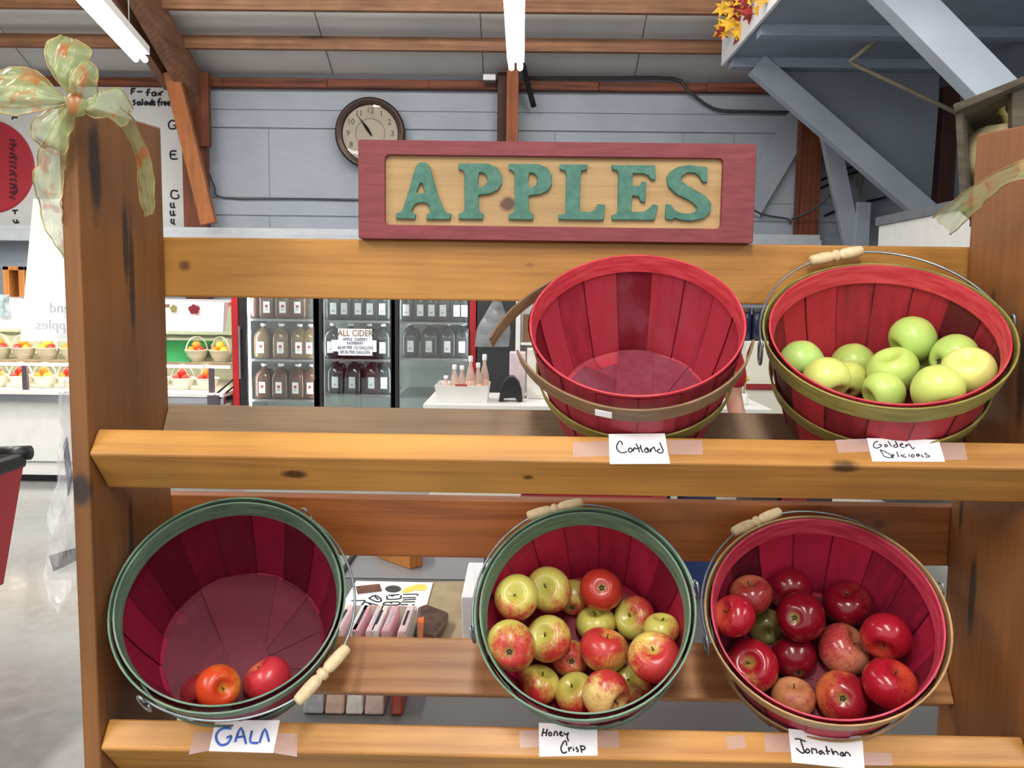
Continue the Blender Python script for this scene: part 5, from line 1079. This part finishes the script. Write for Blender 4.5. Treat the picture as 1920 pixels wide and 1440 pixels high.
# box of sweet packets
sb = thing('packet_box', 'open white box of pink sweet packets on the low table', 'box', atZ(708, 1180, ZT))
pa, pb_ = atZ(632, 1225, ZT), atZ(770, 1225, ZT); y0_ = 2.06; y1_ = 2.30
mb = MB(); xa_, xb_ = pa.x, pb_.x
mb.add(frus(xa_, xb_, y0_, y1_, ZT + .002, xa_, xb_, y0_, y1_, ZT + .085), [(3, 2, 1, 0), (0, 1, 5, 4), (1, 2, 6, 5), (2, 3, 7, 6), (3, 0, 4, 7)]); mb.build('tray', OFFWHITE, sb, solid=.004)
random.seed(8)
for i in range(7):
    xx = xa_ + .012 + i * (xb_ - xa_ - .02) / 7; wd = (xb_ - xa_) / 7 - .006; c_ = ((236, 206, 208), (242, 232, 232), (226, 176, 184))[i % 3]; tlt = random.uniform(-.012, .012)
    t = thing('sweet_packet', '%s sweet packet in the white box on the low table, %s from left' % (('pale pink', 'white', 'pink')[i % 3], (ORD + ['seventh'])[i]), 'packet', (xx, y0_ + .1, ZT + .006), 'sweet packets in the white box')
    MB().add(frus(xx, xx + wd, y0_ + .02, y1_ - .02, ZT + .006, xx + tlt, xx + wd + tlt, y0_ + .03, y1_ - .03, ZT + .098), [(3, 2, 1, 0), (4, 5, 6, 7), (0, 1, 5, 4), (1, 2, 6, 5), (2, 3, 7, 6), (3, 0, 4, 7)]).build('packet', plain('packet_film', S(*c_), .3, 0, .08, 40), t, bevel=.004)
    MB().box(xx + wd * .25 + tlt, xx + wd * .55 + tlt, y0_ + .07, y1_ - .07, ZT + .0983, ZT + .099).build('print', FAINT if i % 2 else INK, t)
bgm = thing('snack_bag', 'orange and dark brown snack bag on the low table beside the sweet packets', 'snack bag', atZ(800, 1180, ZT))
mb = MB(); rows = []
cs_ = [(782, 1158), (800, 1152), (816, 1158), (842, 1168), (830, 1192), (812, 1215), (784, 1215)]
mb.prism([atZ(u, w, ZT + .004) for u, w in cs_], (0, 0, .035)); mb.build('bag', plain('brown_snack_film', S(84, 52, 34), .3, 0, .5, 30), bgm, bevel=.01)
mb = MB().prism([atZ(u, w, ZT + .0395) for u, w in ((783, 1160), (795, 1156), (792, 1212), (784, 1212))], (0, 0, .0006)); mb.build('orange_band', plain('orange_film', S(232, 116, 36), .3), bgm)
pbg = thing('paper_bag', 'white paper bag standing on the low table by the middle lower basket', 'paper bag', atZ(880, 1190, ZT))
p = atZ(868, 1195, ZT); mb = MB(); mb.add(frus(p.x, p.x + .10, p.y - .02, p.y + .1, ZT + .001, p.x - .005, p.x + .12, p.y - .01, p.y + .3, ZT + .12), [(3, 2, 1, 0), (4, 5, 6, 7), (0, 1, 5, 4), (1, 2, 6, 5), (2, 3, 7, 6), (3, 0, 4, 7)]); mb.build('bag', PAPER, pbg, bevel=.004)
MB().tube([p + V((.045, -.03, 0)), p + V((.05, .05, .13)), p + V((.05, .3, .16))], .004).build('black_cord', BLACK, pbg)
# packets at the front edge of the table, seen under the slat
for i, (a, b, c_, lb) in enumerate(((560, 600, (196, 200, 208), 'silver packet at the near edge of the low table, first from left'), (602, 640, (226, 196, 178), 'peach packet at the near edge of the low table, second from left'), (642, 676, (240, 236, 232), 'white packet at the near edge of the low table, third from left'), (678, 716, (216, 190, 180), 'pale brown packet at the near edge of the low table, fourth from left'), (728, 752, (158, 62, 40), 'rust red packet at the near edge of the low table, fifth from left'))):
    p, q = atZ(a, 1352, ZT), atZ(b, 1352, ZT)
    o = MB().add(frus(p.x, q.x, 1.84, 2.0, ZT + .001, p.x + .004, q.x - .004, 1.86, 1.99, ZT + .06), [(3, 2, 1, 0), (4, 5, 6, 7), (0, 1, 5, 4), (1, 2, 6, 5), (2, 3, 7, 6), (3, 0, 4, 7)]).build('sweet_packet', plain('near_packet', S(*c_), .35, 0, .15, 40), bevel=.005); tag(o, lb, 'packet', 'packets at the near edge of the low table')
o = MB().add(frus(.02, .47, 2.85, 3.1, ZT + .001, .0, .49, 2.83, 3.12, .83), [(3, 2, 1, 0), (0, 1, 5, 4), (1, 2, 6, 5), (2, 3, 7, 6), (3, 0, 4, 7)]).build('storage_bin', plain('dull_red_plastic', S(158, 44, 48), .45), solid=.006, bevel=.004); tag(o, 'dull red plastic bin on the low table behind the middle basket', 'bin')

o = MB().box(.51, .63, 2.64, 2.9, ZT + .001, .80).build('storage_box', plain('blue_plastic', S(34, 58, 112), .45), bevel=.004); tag(o, 'dark blue box on the low table between the middle and right lower baskets', 'box')

# ================================================================ person behind the rack
SKIN = plain('skin', S(198, 146, 124), .5, 0, .05, 20)
px_, py_ = .64, 3.52
per = thing('person', 'person in a red t-shirt and blue jeans standing behind the upper middle basket', 'person', (px_, py_, 0))
def skin(name, pts, edges, mat, parent, root=0, lv=2):
    me = bpy.data.meshes.new(name); me.from_pydata([(px_ + p[0], py_ + p[1], p[2]) for p in pts], edges, []); me.materials.append(mat)
    o = bpy.data.objects.new(name, me); COL.objects.link(o); md = o.modifiers.new('k', 'SKIN'); md.use_smooth_shade = True
    for i, p in enumerate(pts):
        sv = me.skin_vertices[0].data[i]; sv.radius = (p[3], p[4] if len(p) > 4 else p[3]); sv.use_root = i == root
    md = o.modifiers.new('u', 'SUBSURF'); md.levels = lv; md.render_levels = lv
    o.parent = parent; o.matrix_parent_inverse = wm(parent).inverted(); return o
B = []; E_ = []
def ch(start, *pts):
    prev = start
    for p in pts:
        B.append(p); 
        if prev is not None: E_.append((prev, len(B) - 1))
        prev = len(B) - 1
    return prev
# faces the low table (towards -y), looking slightly down
pel = ch(None, (0, 0, .90, .14, .10)); chest = ch(pel, (0, .01, 1.05, .125, .095), (0, .01, 1.24, .15, .105), (0, .01, 1.36, .10, .075)); neck = ch(chest, (0, 0, 1.42, .05), (0, -.015, 1.48, .052))
head = ch(neck, (0, -.025, 1.56, .075, .088), (0, -.02, 1.65, .062, .075))
for s in (-1, 1):
    ch(pel, (s * .09, 0, .80, .085), (s * .10, 0, .48, .06), (s * .10, .015, .30, .056), (s * .10, .02, .10, .038), (s * .10, -.10, .045, .036))
    sh_ = ch(chest, (s * .17, .01, 1.345, .052), (s * .215, .01, 1.22, .045), (s * .235, .0, 1.08, .038))
    wr_ = ch(sh_, (s * .235, -.10, 1.00, .036), (s * .20, -.20, .94, .024)); palm = ch(wr_, (s * .19, -.25, .91, .026))
    for f in range(4): ch(palm, (s * (.205 - .02 * f), -.31, .885, .009), (s * (.203 - .018 * f), -.335 + .004 * abs(f - 1), .86, .0075))
    ch(palm, (s * .160, -.265, .90, .011), (s * .148, -.29, .882, .009))
skin('body', B, E_, SKIN, per)
T = [(0, 0, .86, .155, .115), (0, .01, 1.05, .14, .11), (0, .01, 1.24, .165, .12), (0, .01, 1.35, .115, .088), (-.17, .01, 1.345, .066), (-.222, .01, 1.22, .062), (-.24, .005, 1.115, .062), (.17, .01, 1.345, .066), (.222, .01, 1.22, .062), (.24, .005, 1.115, .062), (0, .005, 1.40, .07, .066)]
skin('tshirt', T, [(0, 1), (1, 2), (2, 3), (3, 4), (4, 5), (5, 6), (3, 7), (7, 8), (8, 9), (3, 10)], plain('red_cotton', S(176, 24, 40), .8), per)
J_ = [(0, 0, .92, .148, .11)]; je = []
for s in (-1, 1):
    k = len(J_); J_ += [(s * .092, 0, .80, .098), (s * .10, 0, .48, .076), (s * .10, .01, .28, .07), (s * .10, .015, .10, .066)]; je += [(0, k), (k, k + 1), (k + 1, k + 2), (k + 2, k + 3)]
skin('jeans', J_, je, plain('blue_denim', S(44, 62, 104), .8, 0, .15, 40), per)
for s in (-1, 1): MB().sphere((px_ + s * .10, py_ - .05, .045), .05, .13, .045).build('shoe', BLACK, per, smooth=True)
hd = V((px_, py_ - .03, 1.60))
MB().sphere(hd + V((0, .022, .035)), .088, .098, .092, 20, 14).build('hair', plain('brown_hair', S(72, 50, 36), .7), per, smooth=True)
mb = MB(); mb.sphere(hd + V((0, -.095, -.015)), .012, .018, .022)
for s in (-1, 1): mb.sphere(hd + V((s * .084, 0, -.01)), .012, .022, .032)
mb.build('nose_and_ears', SKIN, per, smooth=True)
for s in (-1, 1):
    e = MB().sphere(hd + V((s * .03, -.075, .012)), .012).build('eye', WHITE, per, smooth=True); MB().sphere(hd + V((s * .03, -.085, .011)), .0055).build('iris', BLACK, e, smooth=True)
MB().sphere(hd + V((0, -.082, -.052)), .024, .01, .006).build('mouth', plain('lips', S(170, 96, 90), .5), per, smooth=True)
